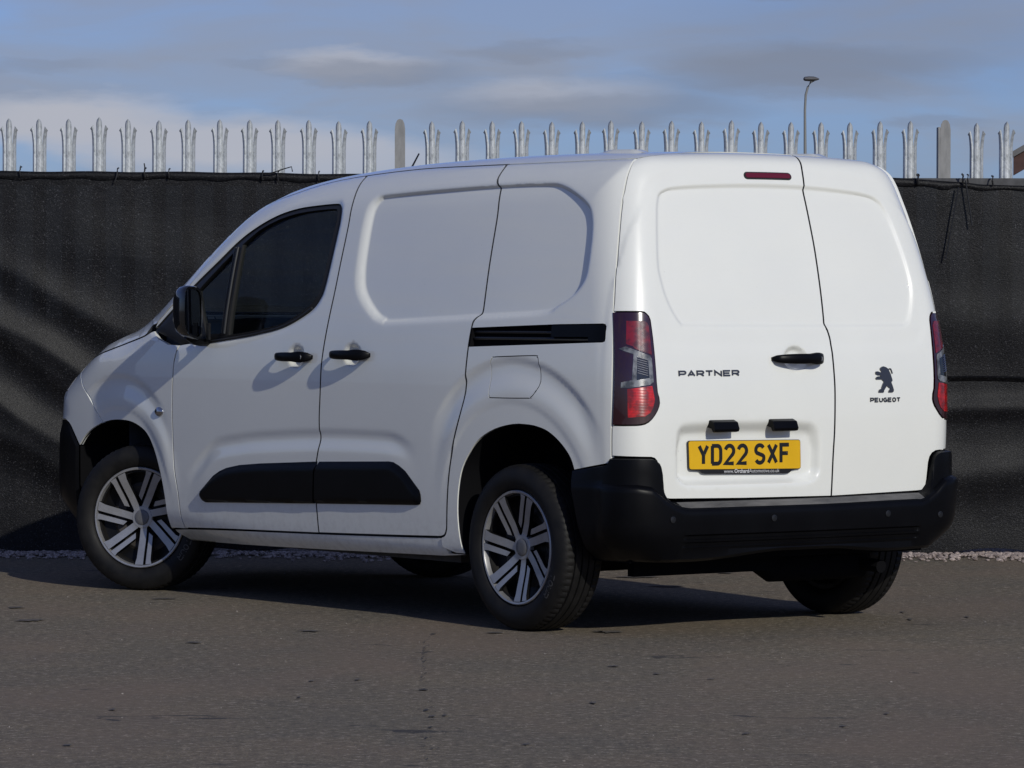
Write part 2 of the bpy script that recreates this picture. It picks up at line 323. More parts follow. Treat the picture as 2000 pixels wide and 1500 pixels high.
def cast(base,dr,smax=.6):
    """first crossing of F=0 from inside"""
    lo=np.zeros(len(base));hi=np.full(len(base),smax)
    f0=F(base); f1=F(base+dr*hi[:,None])
    s=lo.copy()
    for it in range(9):
        m=(lo*f1-hi*f0)/(f1-f0) if it%3 else .5*(lo+hi)
        m=np.clip(m,np.minimum(lo,hi),np.maximum(lo,hi)); fm=F(base+dr*m[:,None])
        neg=fm<0
        lo=np.where(neg,m,lo);f0=np.where(neg,fm,f0);hi=np.where(neg,hi,m);f1=np.where(neg,f1,fm)
        s=m
    dn=np.abs(f1-f0)<1e-9; s=np.where(dn,lo,(lo*f1-hi*f0)/np.where(dn,1.,f1-f0))
    return base+dr*s[:,None]
_i=int(np.argmax(PC[:,1]))
def rearx(z): return np.interp(z,PC[:_i,1],PC[:_i,0])
def thin(P,d):
    'drop points that crowd an earlier one'
    seen={};out=[]
    for p in P:
        k=(int(p[0]//d),int(p[1]//d)); ok=True
        for a in (-1,0,1):
            for b in (-1,0,1):
                for q in seen.get((k[0]+a,k[1]+b),()):
                    if (p[0]-q[0])**2+(p[1]-q[1])**2<d*d: ok=False
        if ok: seen.setdefault(k,[]).append(p); out.append(p)
    return np.array(out)
# ---- charts: 2-D parameters -> base point inside the body and a direction to cast along
def ch_side(A):
    x,z=A[:,0],A[:,1]; return np.stack([x,np.full_like(x,.5),z],1),np.tile([0.,1.,0.],(len(x),1)),.6
ZC=1.66
def ch_rear(A):
    q,v=A[:,0],A[:,1]; s=np.where(q<0,-1.,1.); q=np.abs(q); RC=.15
    z=np.minimum(v,ZC); xc=rearx(z)+.15; yc=Wf(z)-.15-.05
    th=np.clip((q-yc)/RC,0,np.pi/2); ov=np.maximum(q-yc-RC*np.pi/2,0)
    al=np.clip((v-ZC)/.18,0,1.45)
    base=np.stack([xc+ov,np.minimum(q,yc)*s,z],1)
    d=np.stack([-np.cos(th)*np.cos(al),s*np.sin(th)*np.cos(al),np.sin(al)],1)
    return base,d,.45
def inv_rear(P):
    P=np.atleast_2d(P); s=np.where(P[:,1]<0,-1.,1.); y=np.abs(P[:,1]); z=np.minimum(P[:,2],ZC); xc=rearx(z)+.15; yc=Wf(z)-.15-.05
    dx=xc-P[:,0]; dy=y-yc; th=np.where(dy<=0,0,np.arctan2(np.maximum(dy,0),np.maximum(dx,1e-9)))
    q=np.where(dy<=0,y,np.where(dx<0,yc+.15*np.pi/2-dx,yc+.15*th))
    dh=np.where(dy<=0,dx,np.where(dx<0,dy,np.hypot(dx,dy))); v=np.where(P[:,2]>ZC,ZC+.18*np.arctan2(P[:,2]-ZC,dh),P[:,2])
    return np.stack([q*s,v],1)
def ch_front(A):
    q,z=A[:,0],A[:,1]; s=np.where(q<0,-1.,1.); q=np.abs(q); yc=.50;RC=.30
    th=np.clip((q-yc)/RC,0,np.pi/2); ov=np.maximum(q-yc-RC*np.pi/2,0)
    return np.stack([2.95-ov,np.minimum(q,yc)*s,z],1),np.stack([np.cos(th),s*np.sin(th),0*th],1),.95
def inv_front(P):
    P=np.atleast_2d(P); s=np.where(P[:,1]<0,-1.,1.); dx=P[:,0]-2.95; dy=np.abs(P[:,1])-.5
    q=np.where(dy<=0,np.abs(P[:,1]),np.where(dx<0,.5+.3*np.pi/2-dx,.5+.3*np.arctan2(np.maximum(dy,0),np.maximum(dx,1e-9))))
    return np.stack([q*s,P[:,2]],1)
CT=catmull([(-.28,1.66),(.2,1.67),(.9,1.665),(1.45,1.635),(1.85,1.57),(2.15,1.46),(2.45,1.29),(2.7,1.12),(2.9,1.02),(3.1,.96),(3.3,.90)],24)
CTS=np.r_[0,np.cumsum(np.hypot(*np.diff(CT,axis=0).T))]; _tg=np.gradient(CT,axis=0); _tg/=np.hypot(*_tg.T)[:,None]; CTN=np.stack([-_tg[:,1],_tg[:,0]],1)
YT=.50;RT=.25
def ch_top(A):
    t,w=A[:,0],A[:,1]; s=np.where(w<0,-1.,1.); w=np.abs(w)
    tt=np.clip(t,0,CTS[-1]); cx=np.interp(tt,CTS,CT[:,0]);cz=np.interp(tt,CTS,CT[:,1]); nx=np.interp(tt,CTS,CTN[:,0]);nz=np.interp(tt,CTS,CTN[:,1])
    a=np.minimum(t,0)/.2; c,sn=np.cos(a),np.sin(a); nx,nz=nx*c+nz*sn,nz*c-nx*sn     # wraps over the rear edge
    b=np.maximum(t-CTS[-1],0)/.2; c,sn=np.cos(b),np.sin(b); nx,nz=nx*c+nz*sn,nz*c-nx*sn
    nl=np.hypot(nx,nz); nx,nz=nx/nl,nz/nl; ph=np.maximum(w-YT,0)/RT
    return np.stack([cx,np.minimum(w,YT)*s,cz],1),np.stack([nx*np.cos(ph),s*np.sin(ph),nz*np.cos(ph)],1),.9
def inv_top(P):
    P=np.atleast_2d(P); d=np.hypot(P[:,0:1]-CT[None,:,0],P[:,2:3]-CT[None,:,1]); i=d.argmin(1); out=[]
    for p,k in zip(P,i):
        bt,bd=0,1e9
        for j in (max(k-1,0),min(k,len(CT)-2)):
            a,b=CT[j],CT[j+1]; ab=b-a; q=np.array([p[0],p[2]])-a; t=np.clip(q@ab/(ab@ab),0,1); dd=np.hypot(*(q-t*ab))
            if dd<bd: bd=dd; bt=CTS[j]+t*(CTS[j+1]-CTS[j]); nn=CTN[j]; e=q-t*ab
        if bt<=1e-6: ang=math.atan2(nn[0]*e[1]-nn[1]*e[0],nn@e); bt=-.2*abs(ang)
        if bt>=CTS[-1]-1e-6: ang=math.atan2(nn[0]*e[1]-nn[1]*e[0],nn@e); bt=CTS[-1]+.2*abs(ang)
        y=abs(p[1]); w=y if y<YT else YT+RT*math.atan2(y-YT,bd); out.append((bt,w*(-1 if p[1]<0 else 1)))
    return np.array(out)
def S(chart,A,G=None):
    A=np.atleast_2d(np.asarray(A,float)); b,d,m=chart(A); P=cast(b,d,m)
    if G is not None: P=P+d*np.broadcast_to(np.asarray(G(A) if callable(G) else G,float),(len(A),))[:,None]
    return P,d
def panel(name,outline,chart,mat,parent=None,holes=(),G=None,h=.012,gap=.0040,thick=.016,extra=None,mirror=False,smooth=True,res=.010,sharp=38,**kw):
    """a sheet-metal panel: outline + holes triangulated, laid on the body surface, edges turned inwards"""
    o=np.asarray(outline,float)
    if gap: o=inset(o,gap)
    elif area(o)<0: o=o[::-1]
    o=resample(o,res); hs=[resample(inset(q,-.0005),res) for q in holes]
    lo,hi=o.min(0),o.max(0); gx,gy=np.meshgrid(np.arange(lo[0]+h/2,hi[0],h),np.arange(lo[1]+h/2,hi[1],h)); g=np.stack([gx.ravel(),gy.ravel()],1)
    if extra is not None and len(extra):
        ex=np.asarray(extra,float); keep=np.ones(len(g),bool)
        for s in range(0,len(g),4000):
            dd=np.hypot(g[s:s+4000,None,0]-ex[None,:,0],g[s:s+4000,None,1]-ex[None,:,1]).min(1); keep[s:s+4000]=dd>h*.55
        g=np.vstack([g[keep],ex])
    ok=inpoly(g,o)&(dpoly(g,o)>min(h,res)*.45)
    for q in hs: ok&=~inpoly(g,q)&(dpoly(g,q)>min(h,res)*.45)
    g=g[ok]
    V=[o]+hs; E=[];n=0
    for q in V:
        k=len(q);E+=[(n+i,n+(i+1)%k) for i in range(k)];n+=k
    V2=np.vstack(V+[g])
    r=delaunay_2d_cdt([Vector(p) for p in V2],E,[],0,1e-7)
    P2=np.array([(p.x,p.y) for p in r[0]]); T=np.array([(f[0],f[i],f[i+1]) for f in r[2] for i in range(1,len(f)-1)])
    c=P2[T].mean(1); ok=inpoly(c,o)
    for q in hs: ok&=~inpoly(c,q)
    T=T[ok]
    a=P2[T]; ar=np.cross(a[:,1]-a[:,0],a[:,2]-a[:,0]); T=T[np.abs(ar)>1e-9]
    P,d=S(chart,P2,G)
    a=P[T]; nn=np.cross(a[:,1]-a[:,0],a[:,2]-a[:,0]); flip=(nn*d[T[:,0]]).sum(1)<0; T[flip]=T[flip][:,[0,2,1]]
    Fc=[tuple(t) for t in T]
    if thick:
        ed={}
        for t in Fc:
            for i in range(3):
                e=(t[i],t[(i+1)%3])
                if (e[1],e[0]) in ed: del ed[(e[1],e[0])]
                else: ed[e]=1
        bv=sorted({i for e in ed for i in e}); mp_={v:len(P)+k for k,v in enumerate(bv)}
        P=np.vstack([P,P[bv]-d[bv]*thick]); Fc+=[(b,a,mp_[a],mp_[b]) for a,b in ed]
    nf=len(T)
    used=sorted({i for f in Fc for i in f}); rm={v:k for k,v in enumerate(used)}; P=P[used]; Fc=[tuple(rm[i] for i in f) for f in Fc]
    ob=link(name,mesh(name,P,Fc,smooth,sharp),mat,parent,**kw)
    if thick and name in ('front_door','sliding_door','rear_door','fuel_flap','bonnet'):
        ob.data.materials.append(MAT['gap_shade']); ob.data.polygons.foreach_set('material_index',[0]*nf+[1]*(len(Fc)-nf))  # turned-in edges coloured dark, as shade in the shut lines
    if mirror:
        P2_=P*np.array([1,-1,1]); ob2=link(name,mesh(name,P2_,[tuple(reversed(f)) for f in Fc],smooth,sharp),mat,parent,**kw); return ob,ob2
    return ob
# ------------------------------------------------------------------ measured outlines (metres on the side: x,z)
ROOFSEAM=[(1.746,1.727),(1.553,1.766),(1.30,1.791),(.887,1.8105),(.464,1.8125),(.317,1.8125),(0,1.813),(-.25,1.8145),(-.425,1.816)]
PILLAR=[(2.631,1.146),(2.605,1.185),(2.516,1.245),(2.364,1.351),(2.165,1.515),(1.985,1.652),(1.90,1.697),(1.746,1.727)]
rs=catm(ROOFSEAM); rs=rs[np.argsort(-rs[:,0])]
def roofseam(x0,x1,n=30): 
    xs=np.linspace(x0,x1,n); o=np.argsort(rs[:,0]); return np.stack([xs,np.interp(xs,rs[o,0],rs[o,1])],1)
PIL=catm(PILLAR)
FD_SD=catm([(1.278,1.793),(1.255,1.772),(1.222,1.70),(1.210,1.62),(1.209,1.556),(1.217,1.447),(1.229,1.324),(1.245,1.227),(1.268,1.104),(1.281,1.009),(1.287,.891),(1.294,.80),(1.294,.748),(1.292,.707),(1.303,.66),(1.330,.571),(1.337,.469),(1.336,.39),(1.336,.318)],3)
SD_R=catm([(.306,1.8125),(.290,1.785),(.279,1.75),(.254,1.719),(.236,1.65),(.228,1.588),(.227,1.49),(.227,1.392),(.227,1.26),(.232,1.223),(.252,1.200),(.264,1.177),(.277,1.099),(.285,1.009),(.293,.92),(.318,.828),(.360,.725),(.397,.605),(.419,.486),(.431,.40),(.437,.372),(.452,.350),(.48,.3415)],3)
D_BOT=catm([(2.406,.291),(2.02,.303),(1.337,.318),(.801,.332),(.48,.3415)],6)
FEN_FD=catm([(2.395,1.086),(2.417,1.037),(2.430,.982),(2.436,.86),(2.437,.727),(2.431,.561),(2.413,.442),(2.406,.291)],5)
WIN=[(2.631,1.146),(2.457,1.259),(2.337,1.34),(2.168,1.44),(2.026,1.529),(1.895,1.59),(1.762,1.633),(1.624,1.657),(1.476,1.667),(1.345,1.671),(1.310,1.664),(1.292,1.640),(1.286,1.60),(1.288,1.551),(1.301,1.429),(1.318,1.332),(1.340,1.284),(1.392,1.238),(1.514,1.188),(1.635,1.157),(1.844,1.129),(2.121,1.103),(2.307,1.094),(2.395,1.086)]
TRI=[(2.395,1.086),(2.485,1.089),(2.566,1.112),(2.631,1.146)]
WINC=catm(WIN,4)
QREAR=[(-.425,1.816),(-.446,1.783),(-.456,1.743),(-.473,1.647),(-.500,1.513),(-.527,1.363),(-.548,1.23),(-.566,1.08),(-.572,.95),(-.571,.828),(-.569,.75),(-.567,.664)]
ARCHR=catm([(-.364,.631),(-.345,.675),(-.311,.713),(-.265,.748),(-.213,.775),(-.16,.789),(-.104,.796),(-.012,.796),(.101,.775),(.197,.735),(.257,.684),(.308,.622),(.336,.549),(.352,.46),(.354,.385),(.348,.32),(.338,.279)],3)
ARCHF=catm([(3.252,.625),(3.187,.675),(3.102,.713),(2.992,.740),(2.884,.748),(2.778,.740),(2.675,.705),(2.613,.649),(2.567,.57),(2.540,.491),(2.526,.391),(2.528,.324),(2.545,.262)],4)
HOOD=catm([(2.631,1.146),(2.706,1.121),(2.854,1.092),(2.984,1.064),(3.09,1.042),(3.18,1.020),(3.262,.992)],5)
BSEAM=catm([(3.282,.958),(3.235,.925),(3.204,.889),(3.154,.847),(3.110,.807),(3.072,.770),(3.036,.733)],3)
RECO=catm([(1.060,1.703),(.995,1.712),(.67,1.724),(.265,1.735),(-.03,1.736),(-.139,1.727),(-.25,1.689),(-.335,1.643),(-.372,1.59),(-.388,1.514),(-.394,1.401),(-.382,1.344),(-.336,1.294),(-.246,1.246),(-.152,1.214),(.232,1.197),(.807,1.1745),(.872,1.177),(.930,1.191),(.985,1.222),(1.042,1.264),(1.082,1.308),(1.103,1.362),(1.110,1.44),(1.112,1.589),(1.100,1.668)],4,True)
RECI=catm([(1.030,1.680),(.974,1.690),(.65,1.703),(.244,1.714),(-.030,1.714),(-.130,1.704),(-.235,1.668),(-.315,1.624),(-.350,1.577),(-.365,1.510),(-.370,1.401),(-.358,1.351),(-.312,1.302),(-.232,1.262),(-.148,1.240),(.236,1.224),(.800,1.203),(.855,1.206),(.902,1.219),(.948,1.247),(1.000,1.290),(1.034,1.332),(1.050,1.385),(1.058,1.45),(1.060,1.589),(1.054,1.645)],4,True)
RAIL=[(.310,1.167),(-.256,1.184),(-.505,1.1875),(-.517,1.185),(-.523,1.177),(-.5255,1.130),(-.522,1.121),(-.512,1.117),(.325,1.093)]
FUEL=catm([(.098,1.058),(-.130,1.065),(-.150,1.059),(-.158,1.045),(-.170,.965),(-.145,.922),(-.122,.903),(-.108,.899),(.113,.897),(.131,.903),(.137,.920),(.132,.98),(.137,1.030),(.125,1.052)],3,True)
HANDLES=[(1.4715,1.043),(1.064,1.055)]
ARCS=[(2.885,.385,.363),(-.005,.425,.371)]
SWG=catm([(2.30,.565),(2.20,.630),(2.085,.690),(1.90,.716),(1.73,.731),(1.292,.752),(.94,.755),(.76,.748),(.64,.715)],6)
def Gside(A):
    x,z=A[:,0],A[:,1]; g=np.zeros(len(x))
    box=(x>-.42)&(x<1.14)&(z>1.15)&(z<1.76)
    if box.any():
        B=A[box]; so=sdp(B,RECO); si=sdp(B,RECI); t=np.where(so>=0,0,np.where(si<=0,1,np.abs(so)/(np.abs(so)+np.abs(si)+1e-9)))
        g[box]-=.0200*(.24*sstep(0.0,.55,t)+.76*sstep(.38,1.0,t))
    for i,(cx,cz,R) in enumerate(ARCS):
        r=np.hypot(x-cx,z-cz)-R; an=sstep(.0,.17,z-cz) 
        if i==1:
            f=-.0075*sstep(.262,.235,r)+.0105*sstep(.215,.125,r)-.003*sstep(.100,.080,r)
            side=sstep(.52,.36,x)*sstep(-.55,-.38,x)
        else:
            f=-.007*sstep(.205,.185,r)*sstep(.40,.16,np.abs(x-cx+.02))+.008*sstep(.165,.09,r)-.003*sstep(.062,.048,r); side=sstep(2.36,2.52,x)
        g+=f*an*side
    # swage over the rubbing strip
    m=(x>.5)&(x<2.36)&(z>.40)&(z<.85)
    if m.any():
        zc=np.interp(x[m],SWG[::-1,0],SWG[::-1,1]); e=sstep(.60,.80,x[m])*sstep(2.34,2.16,x[m]); d=zc-z[m]
        g[m]+=e*(-.0055*sstep(.0,.028,d)+.0085*sstep(.036,.100,d)-.0030*sstep(.16,.26,d))
    # dished grips behind the handles
    for hx,hz in HANDLES:
        r=np.sqrt(((x-hx)/.062)**2+((z-hz)/.048)**2); g-=.022*sstep(1.0,.55,r)
    # turned-out lip along the window line
    m=(x>1.2)&(x<2.75)&(z>1.0)&(z<1.75)
    if m.any():
        d=dpoly(A[m],WINC,True); g[m]-=.008*sstep(.024,.0,d)
    # sill tucks under
    g-=.030*sstep(.30,.225,z)
    return g
def rings(poly,offs,h=.012):
    out=[]
    for o in offs: out.append(resample(inset(poly,o),h))
    return np.vstack(out)
EX_SIDE=np.vstack([rings(RECO,(-.004,.004)),rings(RECI,(-.016,-.011,-.006,-.001,.004),.009),resample(inset(RECO,.009),.012)]+
  [np.array([(hx+.062*k*math.cos(a),hz+.048*k*math.sin(a)) for k in (1.02,.9,.78,.66,.54) for a in np.linspace(0,2*math.pi,30)]) for hx,hz in HANDLES]+[rings(WINC,(-.006,-.013,-.020),.012)])
EX_SIDE=thin(EX_SIDE,.0038)
# --- rear features (q = y on the rear face, wrapping at the corners; z)
def yz(L):
    L=np.asarray(L,float); return inv_rear(np.stack([rearx(L[:,1])+.045*L[:,0]**2,L[:,0],L[:,1]],1))
RREC=yz(catm([(.600,1.652),(.583,1.683),(.545,1.703),(.50,1.712),(.362,1.722),(.125,1.730),(-.126,1.728),(-.318,1.717),(-.47,1.700),(-.536,1.671),(-.575,1.611),(-.607,1.505),(-.627,1.414),(-.634,1.331),(-.618,1.254),(-.590,1.19),(-.568,1.176),(-.535,1.1705),(-.132,1.169),(.544,1.171),(.580,1.181),(.614,1.23),(.637,1.29),(.648,1.35),(.650,1.41),(.632,1.52),(.610,1.622)],4,True))
PREC=catm([(.628,.745),(.624,.785),(.605,.808),(.575,.817),(.477,.821),(.20,.822),(.0,.816),(-.045,.806),(-.068,.785),(-.080,.748),(-.080,.66),(-.079,.622),(-.068,.597),(-.045,.582),(.002,.573),(.25,.572),(.526,.573),(.585,.578),(.612,.596),(.624,.623)],3,True)
RH=(.037,1.053)
def Grear(A):
    x,z=A[:,0],A[:,1]; g=np.zeros(len(x))
    so=sdp(A,RREC); g-=.011*sstep(0,-.020,so); g-=.0035*sstep(.100,.050,so)*sstep(.745,.62,np.abs(x))
    m=(x>-.2)&(x<.75)&(z>.48)&(z<.92)
    if m.any():
        sp_=sdp(A[m],PREC); wz=.030+.026*sstep(.70,.79,z[m]); g[m]-=.032*sstep(0,1,np.clip(-sp_/wz,0,1))
    r=np.sqrt(((x-RH[0])/.066)**2+((z-RH[1])/.052)**2); g-=.022*sstep(1.,.55,r)
    return g
EX_REAR=np.vstack([rings(RREC,(-.003,.003,.010,.017,.024)),rings(RREC,(-.055,-.070,-.085),.02),rings(PREC,(-.003,.005,.014,.023,.032,.042)),np.array([(RH[0]+.066*k*math.cos(a),RH[1]+.052*k*math.sin(a)) for k in (1.02,.9,.78,.66,.54) for a in np.linspace(0,2*math.pi,30)])])
EX_REAR=thin(EX_REAR,.0038)
# ================================================================== VAN
van=link('white_van',None,label='clean white panel van parked at an angle, rear doors and black bumper towards the camera',cat='van')
_R=Matrix.Rotation(THETA,4,'Z'); cpos=Vector((-12.62405,10.32398,0)); van.matrix_world=_R@Matrix.Translation(-cpos)
def part(*a,**k): return panel(*a,parent=van,**k)
def kid(ob,par):                      # hang a mesh built in van coordinates under another part of the van
    ob.parent=par; return ob
def side3(xz): return S(ch_side,xz)[0]
# ---- left and right side panels
def both(res): return res if isinstance(res,tuple) else (res,)
dbA=D_BOT[D_BOT[:,0]>1.34][::-1]               # 1.34 -> 2.406
dbB=D_BOT[D_BOT[:,0]<1.334]                    # 1.33 -> .48
win_low=WINC[::-1]                             # from sill end round the glass to the tip
ti=np.argmin(np.hypot(WINC[:,0]-2.395,WINC[:,1]-1.086)); wl=np.vstack([WINC[:ti+1][::-1]])  # (2.395,1.086) -> ... -> tip
front_door=cat(FD_SD[1:],dbA[:-1],FEN_FD[::-1][:-1],wl[:-1]+np.array([0,0]),PIL[1:-1],roofseam(1.746,1.285,14))
fdoors=part('front_door',front_door,ch_side,'white_paint',G=Gside,extra=EX_SIDE,mirror=True)
sliding=cat(roofseam(1.27,.312,24),SD_R[1:],dbB[::-1][1:],FD_SD[::-1][:-1])
sdoors=part('sliding_door',sliding,ch_side,'white_paint',gap=.0048,G=Gside,extra=EX_SIDE,mirror=True)
quarter=cat(roofseam(.300,-.425,24),catm(QREAR,3)[1:],[(-.467,.648)],ARCHR,[(.40,.279),(.48,.300),(.48,.3385)],SD_R[::-1][1:])
ql=part('rear_quarter_panel',quarter,ch_side,'white_paint',G=Gside,extra=EX_SIDE,holes=(RAIL,FUEL))
qr=part('rear_quarter_panel',quarter,ch_side,'white_paint',G=Gside,extra=EX_SIDE)
def flipmesh(o):
    me=o.data; n=len(me.vertices); c=np.empty(n*3); me.vertices.foreach_get('co',c); c=c.reshape(-1,3); Fc=[tuple(reversed(p.vertices)) for p in me.polygons]
    new=mesh(me.name,c*np.array([1,-1,1]),Fc,True,38); new.materials.append(me.materials[0]); o.data=new; bpy.data.meshes.remove(me)
flipmesh(qr)
ai=np.argmin(np.hypot(ARCHF[:,0]-3.036,ARCHF[:,1]-.733)); arch_f=ARCHF[ai:][::-1]; arch_b=ARCHF[:ai+1]
fender=cat([(2.409,.287),(2.530,.285)],arch_f[1:-1],BSEAM[::-1],HOOD[::-1],TRI[::-1][1:],FEN_FD[1:-1])
fen=part('front_wing',fender,ch_side,'white_paint',G=Gside,extra=EX_SIDE,mirror=True)
sill=cat(D_BOT-np.array([0,.001]),[(.455,.325),(.455,.281),(.345,.277),(.50,.262),(1.2,.248),(2.0,.234),(2.50,.229),(2.535,.262),(2.53,.283)])
sills=part('sill',sill,ch_side,'white_paint',G=lambda A:Gside(A)-.004,mirror=True,h=.018)
# window surround with the triangular sail panel, then the glass
MAING=catm([(1.990,1.512),(1.884,1.572),(1.749,1.616),(1.61,1.640),(1.464,1.650),(1.352,1.653),(1.324,1.648),(1.311,1.627),(1.309,1.60),(1.315,1.551),(1.327,1.429),(1.342,1.342),(1.366,1.292),(1.418,1.250),(1.53,1.202),(1.645,1.172),(1.849,1.146),(2.008,1.130)],2,False)
QG=[(2.048,1.480),(2.125,1.431),(2.242,1.352),(2.29,1.318),(2.262,1.26),(2.205,1.165),(2.186,1.133),(2.066,1.137)]
wf=part('window_surround',WINC,ch_side,'rubber_seal',G=lambda A:Gside(A)-.006,holes=(MAING,QG),gap=.001,mirror=True,h=.02,thick=.022)
for nm,pl in (('door_glass',MAING),('quarter_glass',QG)):
    part(nm,inset(pl,-.006),ch_side,'side_glass',G=lambda A:-.018,gap=0,mirror=True,h=.03,thick=0)
for sg in (1,-1):
    mb=MB(); P=[]
    for x,z in np.linspace((2.017,1.503),(2.037,1.136),14): 
        p=side3([(x,z)])[0]; P.append((p[0],(p[1]-.003)*sg,p[2]))
    mb.tube(P,.0075,8); mb.tube([(p[0]+.022,p[1]-.003*sg,p[2]) for p in P],.0055,8); mb.link('window_divider','satin_black',van,True)
    mb=MB(); tl=[(2.28,1.095),(2.20,1.093),(2.12,1.099),(1.98,1.112),(1.84,1.126),(1.73,1.141),(1.62,1.158),(1.51,1.188),(1.45,1.212),(1.39,1.240)]
    P=[side3([q])[0] for q in catm(tl,3)]; mb.tube([(p[0],(p[1]-.006)*sg,p[2]+.004) for p in P],.006,8); mb.link('window_seal','rubber_seal',van,True)
# slider rail channel, cover and fuel flap on the left
rail=part('slide_rail',inset(RAIL,-.004),ch_side,'well_black',G=lambda A:-.024,gap=0,h=.02,thick=0)
lipg=MB()
for zz,gg in ((1.152,-.016),(1.128,-.014)):
    P=[]
    for x in np.linspace(.26,-.44,20): p=side3([(x,zz)])[0]; P.append((p[0],p[1]+gg,p[2]))
    lipg.tube(P,.006,6)
kid(lipg.link('rail_track','satin_black',None,True),rail)
kid(panel('rail_cover',[(-.222,1.180),(-.500,1.184),(-.512,1.181),(-.520,1.173),(-.521,1.131),(-.519,1.124),(-.511,1.120),(-.436,1.119),(-.433,1.137),(-.222,1.136)],ch_side,'black_plastic',G=lambda A:.001,gap=0,thick=.02),rail)
ff=part('fuel_flap',FUEL,ch_side,'white_paint',G=Gside,gap=.0032,thick=.012)
nb=MB(); p=side3([(-.138,.916)])[0]; nb.add([(p[0]-.012,p[1]+.0015,p[2]+.016),(p[0]-.014,p[1]-.002,p[2]-.004),(p[0]+.013,p[1]+.0015,p[2]-.014),(p[0]+.002,p[1]+.002,p[2]-.002)],[(0,1,2,3)]); kid(nb.link('finger_notch','satin_black'),ff)
bk=MB()
V=[]
for x in (.2655,.2815):
    for z in (1.098,1.166):
        p=side3([(x,z)])[0]; V+=[(x+.12*(1.13-z),p[1]-.0005,z),(x+.12*(1.13-z),p[1]-.02,z)]
bk.add(V,[(0,2,6,4),(1,5,7,3),(0,1,3,2),(4,6,7,5),(0,4,5,1),(2,3,7,6)]); kid(bk.link('slide_bracket','well_black'),rail)
# rubbing strips
RUBF=[(2.229,.458),(2.226,.436),(2.212,.419),(2.185,.412),(1.345,.440),(1.306,.616),(1.737,.595),(1.90,.583),(2.001,.568),(2.06,.552),(2.114,.530)]
RUBS=[(1.296,.616),(.80,.632),(.768,.630),(.730,.617),(.690,.597),(.600,.522),(.593,.505),(.592,.480),(.600,.466),(.618,.462),(1.331,.440),(1.329,.47)]
def rubG(poly):
    def g(A):
        d=-sdp(A,np.asarray(poly)); top=np.interp(A[:,1],[.40,.47,.52],[.012,.016,.03]); return .004+.013*sstep(0,1,d/top)
    return g
RUBFX=[(2.229,.458),(2.226,.436),(2.212,.419),(2.185,.412),(1.2,.440),(1.2,.616),(1.737,.595),(1.90,.583),(2.001,.568),(2.06,.552),(2.114,.530)]
RUBSX=[(1.45,.612),(.80,.632),(.768,.630),(.730,.617),(.690,.597),(.600,.522),(.593,.505),(.592,.480),(.600,.466),(.618,.462),(1.45,.437)]
RUBF2=[(2.229,.458),(2.226,.436),(2.212,.419),(2.185,.412),(1.341,.440),(1.339,.47),(1.326,.57),(1.306,.616),(1.737,.595),(1.90,.583),(2.001,.568),(2.06,.552),(2.114,.530)]
part('rubbing_strip',RUBF2,ch_side,'black_plastic',G=rubG(RUBFX),gap=.001,h=.010,mirror=True,thick=.02)
RUBS2=[(1.296,.616),(.80,.632),(.768,.630),(.730,.617),(.690,.597),(.600,.522),(.593,.505),(.592,.480),(.600,.466),(.618,.462),(1.331,.440),(1.329,.47),(1.316,.57)]
part('rubbing_strip',RUBS2,ch_side,'black_plastic',G=rubG(RUBSX),gap=.001,h=.010,mirror=True,thick=.02)
# ---- door handles: a lofted grip standing off the skin
def handle_mesh(chart,c,L_,dirx,hz=.0215,key=True,tilt=0.0,name='door_handle',parent=None,mirror=False):
    V=[];Fc=[];n=14;m=25; th=np.linspace(0,2*math.pi,n,endpoint=False)
    for i in range(m):
        s=i/(m-1); a=(s-.5)*L_; fat=.45+.55*math.sin(math.pi*min(max(s,.0),1))**.55 if 0<s<1 else .28
        wide=1.0+.35*float(sstep(.60,.85,s))-.10*math.sin(math.pi*s)
        hh=hz*fat*wide; off=.006+.040*math.sin(math.pi*s)**.45 if 0<s<1 else .004
        A=np.array([[c[0]+dirx*a,c[1]+tilt*a]]); P,d=S(chart,A); P=P[0];d=d[0]
        tk=.011*fat+.002
        for t in th:
            cu=math.copysign(abs(math.cos(t))**.75,math.cos(t)); su=math.copysign(abs(math.sin(t))**.75,math.sin(t))
            V.append(P+d*(off+tk*cu)+np.array([0,0,1])*hh*su)
    for i in range(m-1):
        for k in range(n): k2=(k+1)%n; Fc.append((i*n+k,i*n+k2,(i+1)*n+k2,(i+1)*n+k))
    Fc.append(tuple(range(n)));Fc.append(tuple(reversed(range((m-1)*n,m*n))))
    V=np.array(V)
    obs=[]
    for sg in ((1,-1) if mirror else (1,)):
        o=link(name,mesh(name,V*np.array([1,sg,1]),Fc,True,60),'black_plastic',parent); obs.append(o)
        if key:
            s=.86; A=np.array([[c[0]+dirx*(s-.5)*L_,c[1]]]); P,d=S(chart,A); P=P[0]+d[0]*.0400; d=d[0]
            e1=np.cross(d,[0,0,1]); e1/=np.linalg.norm(e1); k=MB(); ring=[P+ (e1*math.cos(t)*.0085+np.array([0,0,1])*math.sin(t)*.0105) for t in np.linspace(0,2*math.pi,16,endpoint=False)]
            k.add([r*np.array([1,sg,1]) for r in ring]+[(r+d*.002)*np.array([1,sg,1]) for r in ring],[tuple(range(16,32))]+[(i,(i+1)%16,16+(i+1)%16,16+i) for i in range(16)]); kid(k.link('lock','cover_silver'),o)
    return obs
handle_mesh(ch_side,(1.4715,1.043),.252,-1,name='door_handle',parent=van,mirror=True)
handle_mesh(ch_side,(1.064,1.055),.262,-1,key=False,name='door_handle',parent=van,mirror=True)
